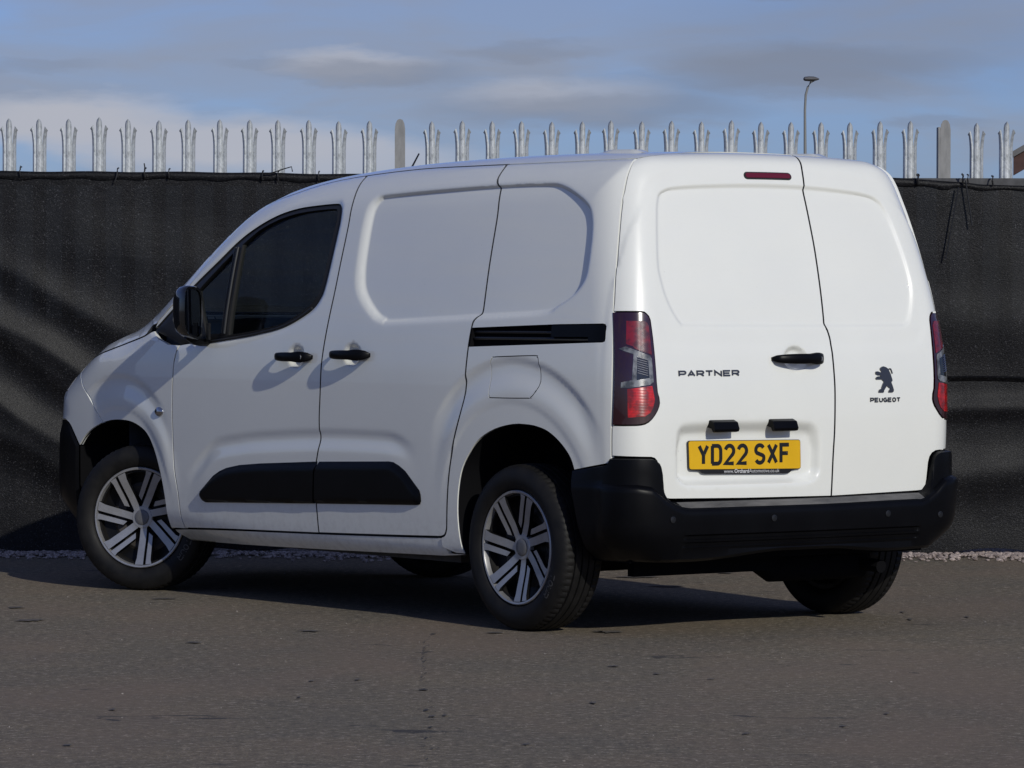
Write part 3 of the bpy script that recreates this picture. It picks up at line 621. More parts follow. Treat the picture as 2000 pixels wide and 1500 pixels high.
# ---- rear doors
def rq(L3): return inv_rear(np.asarray(L3,float))
side_edge=S(ch_side,catm(QREAR,3))[0]                     # the quarter panel's rear edge, in space
se=rq(side_edge)
TAILO=np.array([(-.546,.826,1.231),(-.590,.790,1.2315),(-.625,.747,1.231),(-.629,.736,1.229),(-.632,.728,1.223),(-.636,.721,1.214),(-.640,.717,1.200),(-.651,.715,1.136),(-.660,.7145,1.08),(-.665,.714,1.037),(-.671,.713,.97),(-.674,.710,.93),(-.675,.704,.910),(-.676,.702,.890),(-.676,.705,.878),(-.676,.711,.864),(-.675,.722,.848),(-.674,.735,.833),(-.672,.748,.822),(-.668,.763,.814),(-.663,.778,.8105),(-.655,.792,.809),(-.615,.825,.808),(-.577,.852,.808)])
tq=rq(TAILO)
zt,zb=1.231,.808
roofr=[]
for y in np.linspace(.621,-.621,31):
    zz=1.816+.040*(1-(abs(y)/.621)**2.2); roofr.append((y,zz))
# rear edge of the roof: follow the surface at that height
RR=[]
for y,zz in roofr:
    b=np.array([[.2,y,zz]]); RR.append(cast(b,np.array([[-1.,0,0]]),.8)[0])
RR=np.array(RR); RR[0]=side_edge[0]; RR[-1]=side_edge[0]*np.array([1,-1,1]); rre=rq(RR)
SPLIT3=catm([(-.455,-.165,1.850),(-.480,-.158,1.82),(-.503,-.150,1.79),(-.528,-.142,1.72),(-.545,-.141,1.664),(-.568,-.142,1.589),(-.599,-.143,1.477),(-.636,-.139,1.335),(-.655,-.136,1.23),(-.667,-.134,1.175),(-.670,-.139,1.160),(-.676,-.147,1.13),(-.680,-.149,1.098),(-.692,-.152,.994),(-.697,-.153,.92),(-.700,-.149,.779),(-.698,-.143,.672),(-.690,-.141,.519)],4)
sq=rq(SPLIT3)
iL=np.argmin(abs(rre[:,0]+.165)); top_l=rre[:iL+1]; top_r=rre[iL:]; sq[0]=rre[iL]
se_up=se[se[:,1]>zt+.003]; se_lo=se[(se[:,1]<zb-.003)&(se[:,1]>.690)]
rb=rq(np.array([(-.567,.851,.690),(-.62,.80,.688),(-.673,.737,.686),(-.674,.722,.682),(-.675,.712,.672),(-.675,.705,.655),(-.672,.697,.60),(-.671,.692,.56),(-.671,.684,.542),(-.671,.668,.531),(-.672,.645,.5275),(-.687,.304,.522),(-.69,-.138,.519)]))
rb2=rq(np.array([(-.69,-.144,.519),(-.674,-.60,.5275),(-.674,-.625,.529),(-.673,-.640,.535),(-.674,-.650,.548),(-.674,-.655,.575),(-.677,-.661,.64),(-.677,-.668,.662),(-.677,-.681,.676),(-.674,-.700,.684),(-.66,-.76,.688),(-.567,-.851,.690)]))
ldoor=cat(top_l,sq[1:],rb[::-1][1:],se_lo[::-1],tq[::-1],se_up[::-1][:-1])
mir=np.array([-1,1])
tqr=tq-np.stack([.021*sstep(.95,.72,tq[:,0]),0*tq[:,0]],1)
rdoor=cat(sq[::-1],top_r[1:-1],se_up*mir,tqr*mir,se_lo*mir,rb2[::-1][:-1])
ld=part('rear_door',ldoor,ch_rear,'white_paint',G=Grear,extra=EX_REAR,h=.012,label='wide left rear door with the number plate')
rd=part('rear_door',rdoor,ch_rear,'white_paint',G=Grear,extra=EX_REAR,h=.012,label='narrow right rear door with the maker badge')
handle_mesh(ch_rear,(RH[0],RH[1]),.250,-1,hz=.0225,name='rear_door_handle',parent=van)
# ---- tail lights
up=rq([(-.605,.806,1.198),(-.635,.742,1.198),(-.639,.733,1.192),(-.641,.727,1.180),(-.659,.727,1.071),(-.635,.786,1.094),(-.628,.790,1.103),(-.608,.806,1.112)])
cl=rq([(-.590,.826,1.094),(-.613,.813,1.103),(-.636,.787,1.090),(-.659,.734,1.067),(-.661,.729,1.056),(-.670,.727,.970),(-.668,.742,.960),(-.639,.809,.948),(-.608,.830,.948),(-.608,.828,.968),(-.639,.803,.976),(-.638,.797,1.037),(-.636,.793,1.074),(-.612,.815,1.084)])
lo_=rq([(-.628,.816,.943),(-.670,.733,.955),(-.674,.724,.903),(-.674,.731,.875),(-.672,.742,.855),(-.667,.763,.841),(-.632,.816,.836)])
inn=rq([(-.642,.781,1.063),(-.658,.744,1.050),(-.664,.742,.985),(-.645,.785,.977)])
for sg in (1,-1):
    mm=np.array([sg,1]); sh=(lambda L_:L_) if sg>0 else (lambda L_:L_*np.array([1,1])-np.stack([.021*sstep(.95,.72,L_[:,0]),0*L_[:,0]],1))
    base=part('tail_light',sh(tq)*mm,ch_rear,'lens_dark_red',G=lambda A:.004,gap=.002,h=.02,thick=.03)
    for nm,pl,mt,g in (('lens_segment',up,'lens_red',.0055),('lens_segment',cl,'lens_clear',.0065),('lens_segment',lo_,'lens_bright_red',.0055),('reflector',inn,'gloss_black',.0072)):
        kid(panel(nm,sh(pl)*mm,ch_rear,mt,G=lambda A,g=g:g,gap=0,h=.012,thick=.003),base)
    ribs=MB()
    for zz in np.arange(.992,1.058,.0085):
        P=[]
        for q in np.linspace(inn[:,0].min()+.006,inn[:,0].max()-.006,5): p,d=S(ch_rear,[(q*sg,zz+(q-.75)*.25)]); P.append(p[0]+d[0]*.0075)
        ribs.tube(P,.0016,5)
    kid(ribs.link('reflector_rib','chrome',None,True),base)
# high brake light
def capsule(cx,cz,hw,hh,n=10):
    return np.array([(cx+hw-hh+hh*math.cos(a),cz+hh*math.sin(a)) for a in np.linspace(-math.pi/2,math.pi/2,n)]+[(cx-hw+hh+hh*math.cos(a),cz+hh*math.sin(a)) for a in np.linspace(math.pi/2,1.5*math.pi,n)])
bq=rq([(-.516,.036,1.759)])[0]
bl=part('brake_light',capsule(bq[0],bq[1],.120,.0165),ch_rear,'rubber_seal',G=lambda A:Grear(A)+.0025,gap=0,h=.01)
kid(panel('lens_segment',capsule(bq[0],bq[1],.113,.0105),ch_rear,'lens_brake',G=lambda A:Grear(A)+.005,gap=0,h=.008,thick=.003),bl)
# ---- lettering: single-stroke glyphs drawn as ribbons
def arc(cx,cy,rx,ry,a0,a1,n=9): return [(cx+rx*math.cos(math.radians(a)),cy+ry*math.sin(math.radians(a))) for a in np.linspace(a0,a1,n)]
GL={'Y':[[(0,1),(.5,.48),(1,1)],[(.5,.48),(.5,0)]],
'D':[[(0,0),(0,1)],[(-.06,1)]+[(.62,1)]+arc(.62,.72,.38,.28,90,0,6)+arc(.62,.28,.38,.28,0,-90,6)+[(-.06,0)]],
'2':[arc(.5,.70,.5,.30,165,-15,12)+[(.86,.50),(.0,.0),(1.0,.0)]],
'S':[arc(.5,.73,.48,.27,25,90,5)+arc(.5,.73,.5,.27,90,200,7)+[(.14,.56),(.86,.42)]+arc(.5,.27,.5,.27,20,-90,7)+arc(.5,.27,.5,.27,-90,-155,5)],
'X':[[(0,1),(1,0)],[(0,0),(1,1)]],'F':[[(0,0),(0,1),(1,1)],[(0,.52),(.86,.52)]],
'P':[[(0,0),(0,1),(.72,1)]+arc(.72,.70,.28,.30,90,-90,8)+[(.0,.40)]],
'A':[[(0,0),(.5,1),(1,0)],[(.24,.30),(.76,.30)]],'R':[[(0,0),(0,1),(.72,1)]+arc(.72,.71,.28,.29,90,-90,8)+[(0,.42)],[(.5,.42),(1,0)]],
'T':[[(0,1),(1,1)],[(.5,1),(.5,0)]],'N':[[(0,0),(0,1),(1,0),(1,1)]],'E':[[(1,1),(0,1),(0,0),(1,0)],[(0,.5),(.88,.5)]],
'U':[[(0,1),(0,.35)]+arc(.5,.35,.5,.35,180,360,9)+[(1,1)]],'G':[arc(.5,.5,.5,.5,50,310,14)+[(.98,.12),(.98,.48),(.56,.48)]],'O':[arc(.5,.5,.5,.5,0,360,20)]}
def ribbon(pts,w):
    p=np.array(pts,float); e=np.diff(p,axis=0); l=np.hypot(*e.T); keep=np.r_[True,l>1e-6]; p=p[keep]; e=np.diff(p,axis=0); e/=np.hypot(*e.T)[:,None]
    n=np.stack([-e[:,1],e[:,0]],1); N_=np.vstack([n[:1],n[:-1]+n[1:],n[-1:]])
    if np.hypot(*(p[0]-p[-1]))<1e-6: N_[0]=N_[-1]=n[0]+n[-1]
    N_=N_/np.hypot(*N_.T)[:,None]; nn=np.vstack([n[:1],n]); sc=np.clip(1/np.maximum((N_*nn).sum(1),.45),1,1.9)
    return p+N_*(w/2*sc)[:,None],p-N_*(w/2*sc)[:,None]
def lettering(name,text,q0,z0,cw,ch_,adv,w,g,mat,chart=ch_rear,th=.0012,slope=0.0,shear=0.0,parent=None,lastz=0,widths={}):
    mb=MB(); x=0
    for c in text:
        if c==' ': x+=adv*.62; continue
        k=widths.get(c,1)*cw
        for st in GL[c]:
            a,b=ribbon([(px*(k-w)+w/2,py*(ch_-w)+w/2) for px,py in st],w); A=np.vstack([a,b]); n=len(a)
            Q=np.stack([q0-(x+A[:,0])+shear*A[:,1],z0+A[:,1]+slope*(x+A[:,0])],1); P,d=S(chart,Q,g); P0=P-d*th; P1=P
            V=np.vstack([P1,P0]); Fc=[(i,i+1,n+i+1,n+i) for i in range(n-1)]+[(2*n+i,3*n+i,3*n+i+1,2*n+i+1) for i in range(n-1)]+[(i,2*n+i,2*n+i+1,i+1) for i in range(n-1)]+[(n+i,n+i+1,3*n+i+1,3*n+i) for i in range(n-1)]+[(0,n,3*n,2*n),(n-1,3*n-1,4*n-1,2*n-1)]
            mb.add(V,Fc)
        x+=adv*widths.get(c,1) if widths.get(c,1)<1 else adv
    return mb.link(name,mat,parent)
ltr=lettering('model_name','PARTNER',.610,.988,.036,.0235,.0418,.0058,.0035,'badge_metal',th=.004,slope=0.004,parent=van)
ltr=lettering('maker_name','PEUGEOT',-.336,.881,.0205,.0185,.0238,.0046,.0035,'badge_metal',th=.004,parent=van)
LION=[(.47,1.0),(.60,.97),(.70,.92),(.76,.86),(.79,.80),(.84,.72),(.88,.62),(.92,.52),(.94,.47),(.92,.42),(.86,.40),(.88,.36),(.93,.26),(.98,.14),(1.0,.09),(.98,.03),(.93,.0),(.70,.0),(.71,.05),(.78,.11),(.80,.15),(.75,.17),(.66,.22),(.62,.26),(.56,.20),(.48,.11),(.44,.07),(.43,.0),(.14,.0),(.15,.06),(.22,.12),(.30,.14),(.32,.20),(.38,.31),(.44,.38),(.44,.43),(.38,.46),(.34,.50),(.02,.50),(.0,.54),(.08,.60),(.20,.62),(.30,.60),(.26,.66),(.14,.66),(.02,.70),(.0,.75),(.04,.80),(.14,.81),(.24,.78),(.32,.76),(.34,.80),(.30,.84),(.27,.88),(.28,.92),(.36,.97)]
def emb(pl,x0=-.367,z0=.919,w=.096,h=.102): return [(x0-px*w,z0+py*h) for px,py in pl]
lion=part('emblem',emb(LION),ch_rear,'badge_metal',G=lambda A:.005,gap=0,h=.006,res=.004,thick=.005)
kid(panel('emblem_tail',emb([(.77,.90),(.82,.925),(.89,.91),(.93,.84),(.97,.74),(.955,.71),(.92,.74),(.89,.82),(.86,.875),(.81,.885)]),ch_rear,'badge_metal',G=lambda A:.005,gap=0,h=.006,res=.003,thick=.005),lion)
# ---- number plate, its lamps
PG=-.022
pl_c=np.array([(.553,.7445),(.012,.7400),(.006,.6310),(.546,.6385)])
def rounded(poly,r,n=4):
    out=[];p=np.asarray(poly,float);k=len(p)
    for i in range(k):
        a,b,c=p[i-1],p[i],p[(i+1)%k]; u=(a-b)/np.hypot(*(a-b));v=(c-b)/np.hypot(*(c-b))
        for t in np.linspace(0,1,n+1): out.append(b+u*r*(1-t)**2+v*r*t**2)
    return np.array(out)
plate=part('number_plate',rounded(pl_c,.010),ch_rear,'plate_yellow',G=lambda A:PG+.004,gap=0,h=.04,thick=.007)
kid(panel('plate_frame',rounded(inset(pl_c,-.0022),.011),ch_rear,'plate_black',G=lambda A:PG+.0025,gap=0,h=.04,thick=.006),plate)
kid(panel('plate_holder_strip',[(.547,.640),(.540,.634),(.497,.6315),(.485,.622),(.470,.6195),(.080,.6130),(.062,.615),(.048,.625),(.008,.6315),(.006,.640)],ch_rear,'plate_black',G=lambda A:PG+.003,gap=0,h=.04,thick=.006),plate)
x0_=.509
for c in 'YD22 SXF':
    if c==' ': x0_-=.0622*.36; continue
    kid(lettering('letter',c,x0_,.6505-.004*(.511-x0_),.0545,.0825,.0640,  .0150,PG+.0052,'plate_black',th=.001,slope=-.004,shear=.03),plate); x0_-=.0622
def tiny(text,q0,z0,size,mat,g,bold=0,slope=0):
    cu=bpy.data.curves.new('t','FONT'); cu.body=text; cu.size=size; cu.offset=bold; cu.resolution_u=2
    o=bpy.data.objects.new('t',cu); COL.objects.link(o); bpy.context.view_layer.update(); me=o.to_mesh(); V=np.array([v.co[:2] for v in me.vertices]); Fc=[tuple(p.vertices) for p in me.polygons]; o.to_mesh_clear(); bpy.data.objects.remove(o)
    Q=np.stack([q0-V[:,0],z0+V[:,1]+slope*V[:,0]],1); P,d=S(ch_rear,Q,g); ob=link('dealer_text' ,mesh('text',P,Fc),mat); return ob,V[:,0].max()
o,wd=tiny('www.',.383,.6215,.0205,'print_white',PG+.0042,slope=-.014); kid(o,plate); w0=wd+.002
o,wd=tiny('Orchard',.383-w0,.6212,.0205,'print_white',PG+.0042,.0006,slope=-.014); kid(o,plate); w0+=wd+.001
o,wd=tiny('Automotive.co.uk',.383-w0,.6206,.0205,'print_white',PG+.0042,slope=-.014); kid(o,plate)
for qy,zz in ((.478,.691),(.080,.6935)):
    P,d=S(ch_rear,[(qy,zz)],PG+.0062); p=P[0]; s_=MB(); n=10
    s_.add([p+np.array([0,.0035*math.cos(t),.0035*math.sin(t)]) for t in np.linspace(0,2*math.pi,n,endpoint=False)]+[p+np.array([-.0025,0,0])],[(i,(i+1)%n,n) for i in range(n)]); kid(s_.link('plate_screw','steel_dark',None,True),plate)
for qy in (.412,.124):
    # hooded lamp: a sloping wedge hood hanging from the top of the recess
    P,d=S(ch_rear,[(qy,.80)],-.006); x0=P[0][0]; w=.060; prof=[(.020,.026),(-.012,.027),(-.030,.019),(-.040,-.008),(-.036,-.018),(-.026,-.020),(-.018,-.006),(.012,.000)]
    V=[];k=len(prof)
    for y,sh in ((qy+w,1),(qy+w-.006,1.0),(qy-w+.006,1.0),(qy-w,1)):
        e=.0 if abs(y-qy)<w-.001 else .004
        V+=[(x0+px,y,.797+pz*(1-e*20)) for px,pz in prof]
    Fc=[]
    for r in range(3):
        for i in range(k): j=(i+1)%k; Fc.append((r*k+i,r*k+j,(r+1)*k+j,(r+1)*k+i))
    Fc+=[tuple(reversed(range(k))),tuple(range(3*k,4*k))]
    link('plate_lamp',mesh('plate_lamp',V,Fc,True,30),'black_plastic',van)
# ---- roof, pillars, bonnet, screen
def tp(L3): return inv_top(np.asarray(L3,float))
seamL=tp(S(ch_side,roofseam(-.425,1.746,46))[0]); pilL=tp(S(ch_side,PIL[::-1])[0])
leftT=np.vstack([seamL,pilL[1:]])
tL,wL=leftT[-1]
cC=tp([(2.985,0,1.222)])[0,0]
cow=np.array([(cC+(tL-cC)*(abs(w)/wL)**2.2,w) for w in np.linspace(wL,-wL,41)])
roofrear=tp(RR)
roofpoly=np.vstack([leftT,cow[1:-1],(leftT*np.array([1,-1]))[::-1],roofrear[::-1][1:-1]])
# windscreen opening
hd=np.interp(1.99,S(ch_top,np.stack([np.linspace(1.5,3,60),np.zeros(60)],1))[0][:,0],np.linspace(1.5,3,60))
wsL=np.array([(t,np.interp(t,leftT[:,0],leftT[:,1])-.050) for t in np.linspace(hd+.04,tL-.03,24)])
wsc=np.array([((cC-.035)+(wsL[-1,0]-(cC-.035))*(abs(w)/wsL[-1,1])**2.2,w) for w in np.linspace(wsL[-1,1],-wsL[-1,1],31)])
wst=np.array([(hd-.0+.04*(abs(w)/wsL[0,1])**6,w) for w in np.linspace(-wsL[0,1],wsL[0,1],21)])
WS=np.vstack([wsL,wsc[1:-1],(wsL*np.array([1,-1]))[::-1],wst[1:-1]])
roof=part('roof',roofpoly,ch_top,'white_paint',gap=.0,holes=(WS,),h=.03,res=.02,thick=.012)
part('windscreen',inset(WS,-.004),ch_top,'screen_glass',G=lambda A:-.006,gap=0,h=.04,res=.03,thick=0)
band=[WS,inset(WS,.035)]
part('windscreen_seal',WS,ch_top,'rubber_seal',holes=(inset(WS,.03),),G=lambda A:-.004,gap=.001,h=.03,res=.02,thick=.004)
hoodL=tp(S(ch_side,HOOD)[0])
fq_head=inv_front(S(ch_side,[HOOD[-1]])[0])[0]
qs=np.linspace(fq_head[0],-fq_head[0],41); zed=HOOD[-1,1]+.030*(1-(np.abs(qs)/fq_head[0])**2)
edge3=S(ch_front,np.stack([qs,zed],1))[0]; hoodF=tp(edge3)
hood=np.vstack([hoodL,hoodF[1:-1],(hoodL*np.array([1,-1]))[::-1],cow[::-1][1:-1]])
part('bonnet',hood,ch_top,'white_paint',gap=.003,h=.03,res=.02,thick=.015)
# ---- front end
bs=inv_front(S(ch_side,BSEAM)[0]); ab=inv_front(S(ch_side,arch_b)[0]); bb=inv_front(S(ch_side,catm([(3.252,.625),(3.293,.672),(3.338,.719),(3.382,.742)],3))[0])
qh=bs[0,0]; GW=.36
bl_=[(q,.742-.10*sstep(bb[-1,0],.30,q)) for q in np.linspace(bb[-1,0],GW,14)[1:]]
half=np.vstack([bs,ab[::-1][1:],bb[1:],np.array(bl_),[(GW,.86)],[(q,.86+.0*q) for q in np.linspace(GW,.62,8)[1:]],[(.70,.87),(qh-.03,.93)]])
for sg in (1,-1): part('front_bumper_corner',half*np.array([sg,1]),ch_front,'white_paint',gap=.003,h=.02,res=.012)
hl=np.vstack([[(fq_head[0],HOOD[-1,1])],[(qh,.955),(qh-.03,.93),(.70,.87),(.62,.86),(GW+.005,.86)],[(q,np.interp(q,qs[::-1],zed[::-1])-.001) for q in np.linspace(GW+.005,fq_head[0]-.01,12)]])
for sg in (1,-1):
    h_=part('headlight',hl*np.array([sg,1]),ch_front,'lamp_clear',gap=.003,h=.02,res=.012,thick=.02)
gr=np.vstack([[(q,np.interp(q,qs[::-1],zed[::-1])-.001) for q in np.linspace(-GW+.003,GW-.003,25)],[(GW-.003,.642),(-GW+.003,.642)]])
g_=part('grille',gr,ch_front,'satin_black',gap=.003,h=.02,res=.02)
for zz in (.72,.79,.86,.93):
    s_=MB(); s_.tube([S(ch_front,[(q,zz)])[0][0]+np.array([.004,0,0]) for q in np.linspace(-.33,.33,17)],.007,6); kid(s_.link('grille_bar','cover_silver',None,True),g_)
lowq=inv_front(S(ch_side,[(3.258,.56),(3.268,.45),(3.272,.35),(3.262,.22)])[0])
lb=np.vstack([bb,np.array(bl_),[(GW,.640),(-GW,.640)],np.array(bl_)[::-1]*np.array([-1,1]),bb[::-1]*np.array([-1,1]),lowq*np.array([-1,1]),[(q,.20-.02*(1-(q/1.2)**2)) for q in np.linspace(-lowq[-1,0]+.05,lowq[-1,0]-.05,30)],lowq[::-1]])
part('front_bumper',lb,ch_front,'black_plastic',G=lambda A:.002+.013*sstep(.74,.66,A[:,1]),gap=.003,h=.025,res=.015)
# ---- rear bumper: rows of a moulded profile, column by column round the corners
q_arch=inv_rear(S(ch_side,[(-.352,.60)])[0])[0,0]
q_seam=se[-1,0]; q_rear0=q_seam+.004
def btop(q):
    a=abs(q); o=0 if q>0 else -.036; low=.5185+.006*float(sstep(.0,-.6,q))
    z=np.interp(a-o,[0,.640,.665,.684,.692,.700,.708,.716,.730,.745,.80],[low,low,low+.010,low+.030,.575,.625,.655,.669,.679,.684,.685])
    if a>q_seam: z=np.interp(a,[q_seam,q_seam+.012,q_arch],[.684,.660,.630])
    zs=np.interp(a-o,[0,.585,.62,.66,.70,.73,.75,.80],[.486+low-.5185,.486+low-.5185,.490,.503,.527,.552,.568,.576])
    return float(z),float(min(zs,z-.012)),low
def bprof(q):
    zt_,zs,_=btop(q); a=abs(q); o=0 if q>0 else -.036; side=float(sstep(q_seam-.09,q_seam+.09,a)); R_=[]
    blk=float(sstep(.05,.09,zt_-zs))
    R_+=[(zt_+.0,-.03),(zt_,.002)]
    e=.005; R_+=[(zt_-e,.010+.014*blk)]
    for s in (.25,.5,.75): R_.append((zt_-e+(zs+.012-zt_+e)*s,(1-blk)*(.010+.034*s)+blk*(.026+.004*s)))
    R_+=[(zs+.010,(1-blk)*.046+blk*.031),(zs+.0015,.0475),(zs-.003,.0525),(zs-.010,.0555),(zs-.022,.0570)]
    zb=.290+.030*float(sstep(.55,.1,a))+ (.012 if q<0 else 0)*float(sstep(.3,.6,a))
    v=float(sstep(.625,.585,a-o))          # lower insert with grooves
    zc=.392
    for z,g in ((.44,.0575),(.41,.0575),(zc+.003,.0572),(zc-.003,.0565-.012*v),(.378,.0555-.012*v),(.374,.0545-.006*v),(.366,.053-.006*v),(.362,.052-.012*v),(.350,.049-.012*v),(.346,.048-.007*v),(.336,.045-.009*v)):
        R_.append((z,g-(1-v)*.075*max(0,(.43-z)/.13)**2*float(sstep(.62,.80,a))))
    R_+=[(zb+.012,.038-.070*float(sstep(.62,.80,a))),(zb,.026-.085*float(sstep(.62,.80,a))),(zb,-.06-.06*float(sstep(.62,.80,a)))]
    out=[]
    for z,g in R_: out.append((z,g*(1-.72*side) if g>0 else g))
    return out
cols=np.unique(np.r_[np.linspace(-q_arch,q_arch,170),np.linspace(.575,.80,60),-np.linspace(.535,.78,60)])
Qs=[];Gs=[]
for q in cols:
    pr=bprof(q); nr=len(pr)
    for z_,g in pr:
        qq=q
        if abs(q)>q_seam: qq=math.copysign(q_seam+(abs(q)-q_seam)*float(np.interp(z_,[.28,.35,.45,.55,.63],[.42,.56,.76,.92,1.0])),q)
        Qs.append((qq,z_)); Gs.append(g)
Qs=np.array(Qs);Gs=np.array(Gs); P,d=S(ch_rear,Qs); P=P+d*Gs[:,None]
nc=len(cols); Fc=[(i*nr+r,i*nr+r+1,(i+1)*nr+r+1,(i+1)*nr+r) for i in range(nc-1) for r in range(nr-1)]
bump=link('rear_bumper',mesh('rear_bumper',P,Fc,True,30),'black_plastic',van)
stq=np.linspace(-.60,.625,60); V=[]
for q in stq:
    zt_,zs,l0=btop(q)
    for z_,gg in ((zt_-.0052,.0112),(zt_-.5*(zt_-zs),.0300),(zs+.006,.0465)):
        P,d=S(ch_rear,[(q,z_)],gg); V.append(P[0]+np.array([-.002,0,.0032]))
kid(link('ledge_strip',mesh('ledge_strip',V,[(i*3+a,i*3+a+1,(i+1)*3+a+1,(i+1)*3+a) for i in range(59) for a in range(2)],True),'step_grey'),bump)  # paler grey strip laid over the ledge of the bumper
for y,z in ((.672,.458),(.192,.452),(-.394,.452),(-.684,.440)):
    P,d=S(ch_rear,[(y,z-.004)],.0578); p=P[0]; d=d[0]; e1=np.cross(d,[0,0,1]); s_=MB(); n=16
    V=[p+d*o+(e1*math.cos(t)+np.array([0,0,1])*math.sin(t))*r for r,o in ((.0125,0),(.0125,.0022),(.0095,.0028),(.0085,.001),(.001,.0015)) for t in np.linspace(0,2*math.pi,n,endpoint=False)]
    s_.add(V,[(r*n+i,r*n+(i+1)%n,(r+1)*n+(i+1)%n,(r+1)*n+i) for r in range(4) for i in range(n)]); kid(s_.link('parking_sensor','satin_black',None,True),bump)
# repeater lamp on the wing
p=side3([(2.546,.794)])[0]; s_=MB(); V=[(p[0]+math.cos(t)*r*1.25,p[1]+o,p[2]+math.sin(t)*r*.8) for r,o in ((.026,-.002),(.025,.004),(.018,.010),(.006,.012)) for t in np.linspace(0,2*math.pi,20,endpoint=False)]
for sg in (1,-1):
    s_=MB(); s_.add([(a,b*sg,c) for a,b,c in V],[(r*20+i,r*20+(i+1)%20,(r+1)*20+(i+1)%20,(r+1)*20+i) for r in range(3) for i in range(20)]+[tuple(range(60,80))]); s_.link('side_repeater','chrome',van,True)
# ---- wheel arches (liners), linings, underside
def liner(pts,R,yin,name='wheel_arch_liner'):
    for sg in (1,-1):
        V=[];n=len(pts)
        P=side3(pts)
        for p in P: V+=[(p[0],(p[1]-.004)*sg,p[2]),(p[0],(p[1]-.03)*sg,p[2]),(p[0],yin*sg,p[2])]
        Fc=[(i*3+a,i*3+a+1,(i+1)*3+a+1,(i+1)*3+a) for i in range(n-1) for a in (0,1)]
        V+=[(p[0],yin*sg,p[2]) for p in P]; Fc.append(tuple(3*n+i for i in range(n)))
        link(name,mesh(name,V,Fc,True),'well_black',van)
liner(ARCHR,0,.50); liner(cat([(3.262,.24),(3.268,.45)],ARCHF),0,.48)
lin=np.vstack([roofseam(-.37,1.746,20)-np.array([0,.03]),PIL[::-1][1:-3]-np.array([.02,.03]),[(2.55,1.0),(3.2,.95),(3.1,.78)],ARCHF[4:-2]*1.0+np.array([0,0]),[(2.50,.30),(.42,.31)],ARCHR[::-1][2:-1],[(-.40,.66),(-.50,.70),(-.50,1.4)]])
li=np.array([(2.5,1.19),(2.337,1.315),(2.168,1.415),(2.026,1.50),(1.895,1.57),(1.762,1.612),(1.624,1.635),(1.476,1.645),(1.345,1.65),(1.31,1.60),(1.33,1.429),(1.345,1.332),(1.37,1.284),(1.42,1.238),(1.53,1.19),(1.65,1.16),(1.844,1.135),(2.121,1.11),(2.35,1.12)])
part('inner_lining',lin,ch_side,'gap_shade',G=lambda A:-.055,holes=(li,),gap=0,h=.05,res=.03,thick=0,mirror=True)
part('headlining',np.vstack([leftT[2:-6]-np.array([0,.06]),(np.array(leftT[2:-6])*np.array([1,-1])+np.array([0,.06]))[::-1]]),ch_top,'lining_dark',G=lambda A:-.05,holes=(inset(WS,-.01),),gap=0,h=.08,res=.05,thick=0)
part('rear_lining',[(-.80,.56),(.80,.56),(.80,1.70),(-.80,1.70)],ch_rear,'gap_shade',G=lambda A:-.06,gap=0,h=.06,res=.05,thick=0)
b=MB(); b.box((.93,-.72,.33),(.96,.72,1.62)); b.link('bulkhead','lining_dark',van)
b=MB(); b.box((-.55,-.74,.285),(3.05,.74,.325)); b.box((-.40,-.60,.22),(-.36,.60,.29)); b.link('floor_pan','well_black',van)
for sg in (1,-1):
    b=MB(); b.box((.50,.742*sg-.02,.235),(2.45,.742*sg+.02,.285)); b.link('underside_rail','steel_dark',van)
b=MB(); b.tube([(0,-.72,.28),(.12,-.5,.25),(.14,0,.25),(.12,.5,.25),(0,.72,.28)],.045,10); b.link('rear_axle_beam','well_black',van,True)
b=MB(); b.tube([(-.44,-.56,.245),(-.42,-.53,.24),(-.34,-.12,.235),(-.32,-.06,.245)],[.02,.065,.065,.03],14); b.tube([(-.32,-.1,.24),(.2,.05,.26),(1.4,.05,.27)],.03,8); b.tube([(-.44,-.5,.24),(-.58,-.5,.23)],.026,10); b.link('exhaust','well_black',van,True)
b=MB(); b.box((-.30,-.02,.235),(-.05,.35,.285)); b.link('spare_wheel_cradle','well_black',van)
# ---- wheels
def tyre_mb():
    R=.325; prof=[(.222,.070),(.226,.086),(.236,.096),(.256,.1035),(.272,.105),(.290,.1005),(.305,.092),(.314,.083)]
    tread=[(.3165,.079),(.3205,.068),(.3215,.058),(.3215,.052),(.3135,.051),(.3135,.045),(.3225,.044),(.3235,.020),(.3155,.019),(.3155,.013),(.3240,.012),(.3240,-.012),(.3155,-.013),(.3155,-.019),(.3235,-.020),(.3225,-.044),(.3135,-.045),(.3135,-.051),(.3215,-.052),(.3205,-.068),(.3165,-.079)]
    prof=prof+tread+[(r,-h) for r,h in prof[::-1]]+[(.200,-.070),(.200,.070)]
    n=216; V=[];Fc=[];k=len(prof); sh={8,9,10,11,25,26,27,28}
    for i in range(n):
        a=2*math.pi*i/n
        for j,(r,h) in enumerate(prof):
            rr_=r-(.0045 if (i%3==0 and (8<=j<=11 or 25<=j<=28)) else 0); V.append((rr_*math.cos(a),h,rr_*math.sin(a)))
    for i in range(n):
        j=(i+1)%n
        for q in range(k): q2=(q+1)%k; Fc.append((i*k+q,j*k+q,j*k+q2,i*k+q2))
    return V,Fc
TV_,TF_=tyre_mb(); tyre_me=mesh('tyre',TV_,TF_,True,40)
RIM=.222
def dish(r):  # outer face height of the cover against radius
    return float(np.interp(r,[0,.03,.055,.10,.16,.20,.216],[.062,.062,.060,.066,.080,.088,.090]))
rb_=MB(); rb_.lathe([(.010,-.02),(.075,-.015),(.09,.02),(.14,.035),(.185,.01),(.198,-.03),(.200,-.068),(.218,-.075),(.222,-.070),(.212,-.05),(.206,.045),(.208,.060),(.210,.070)],64); rim_me=rb_.me('wheel_rim',True,40)
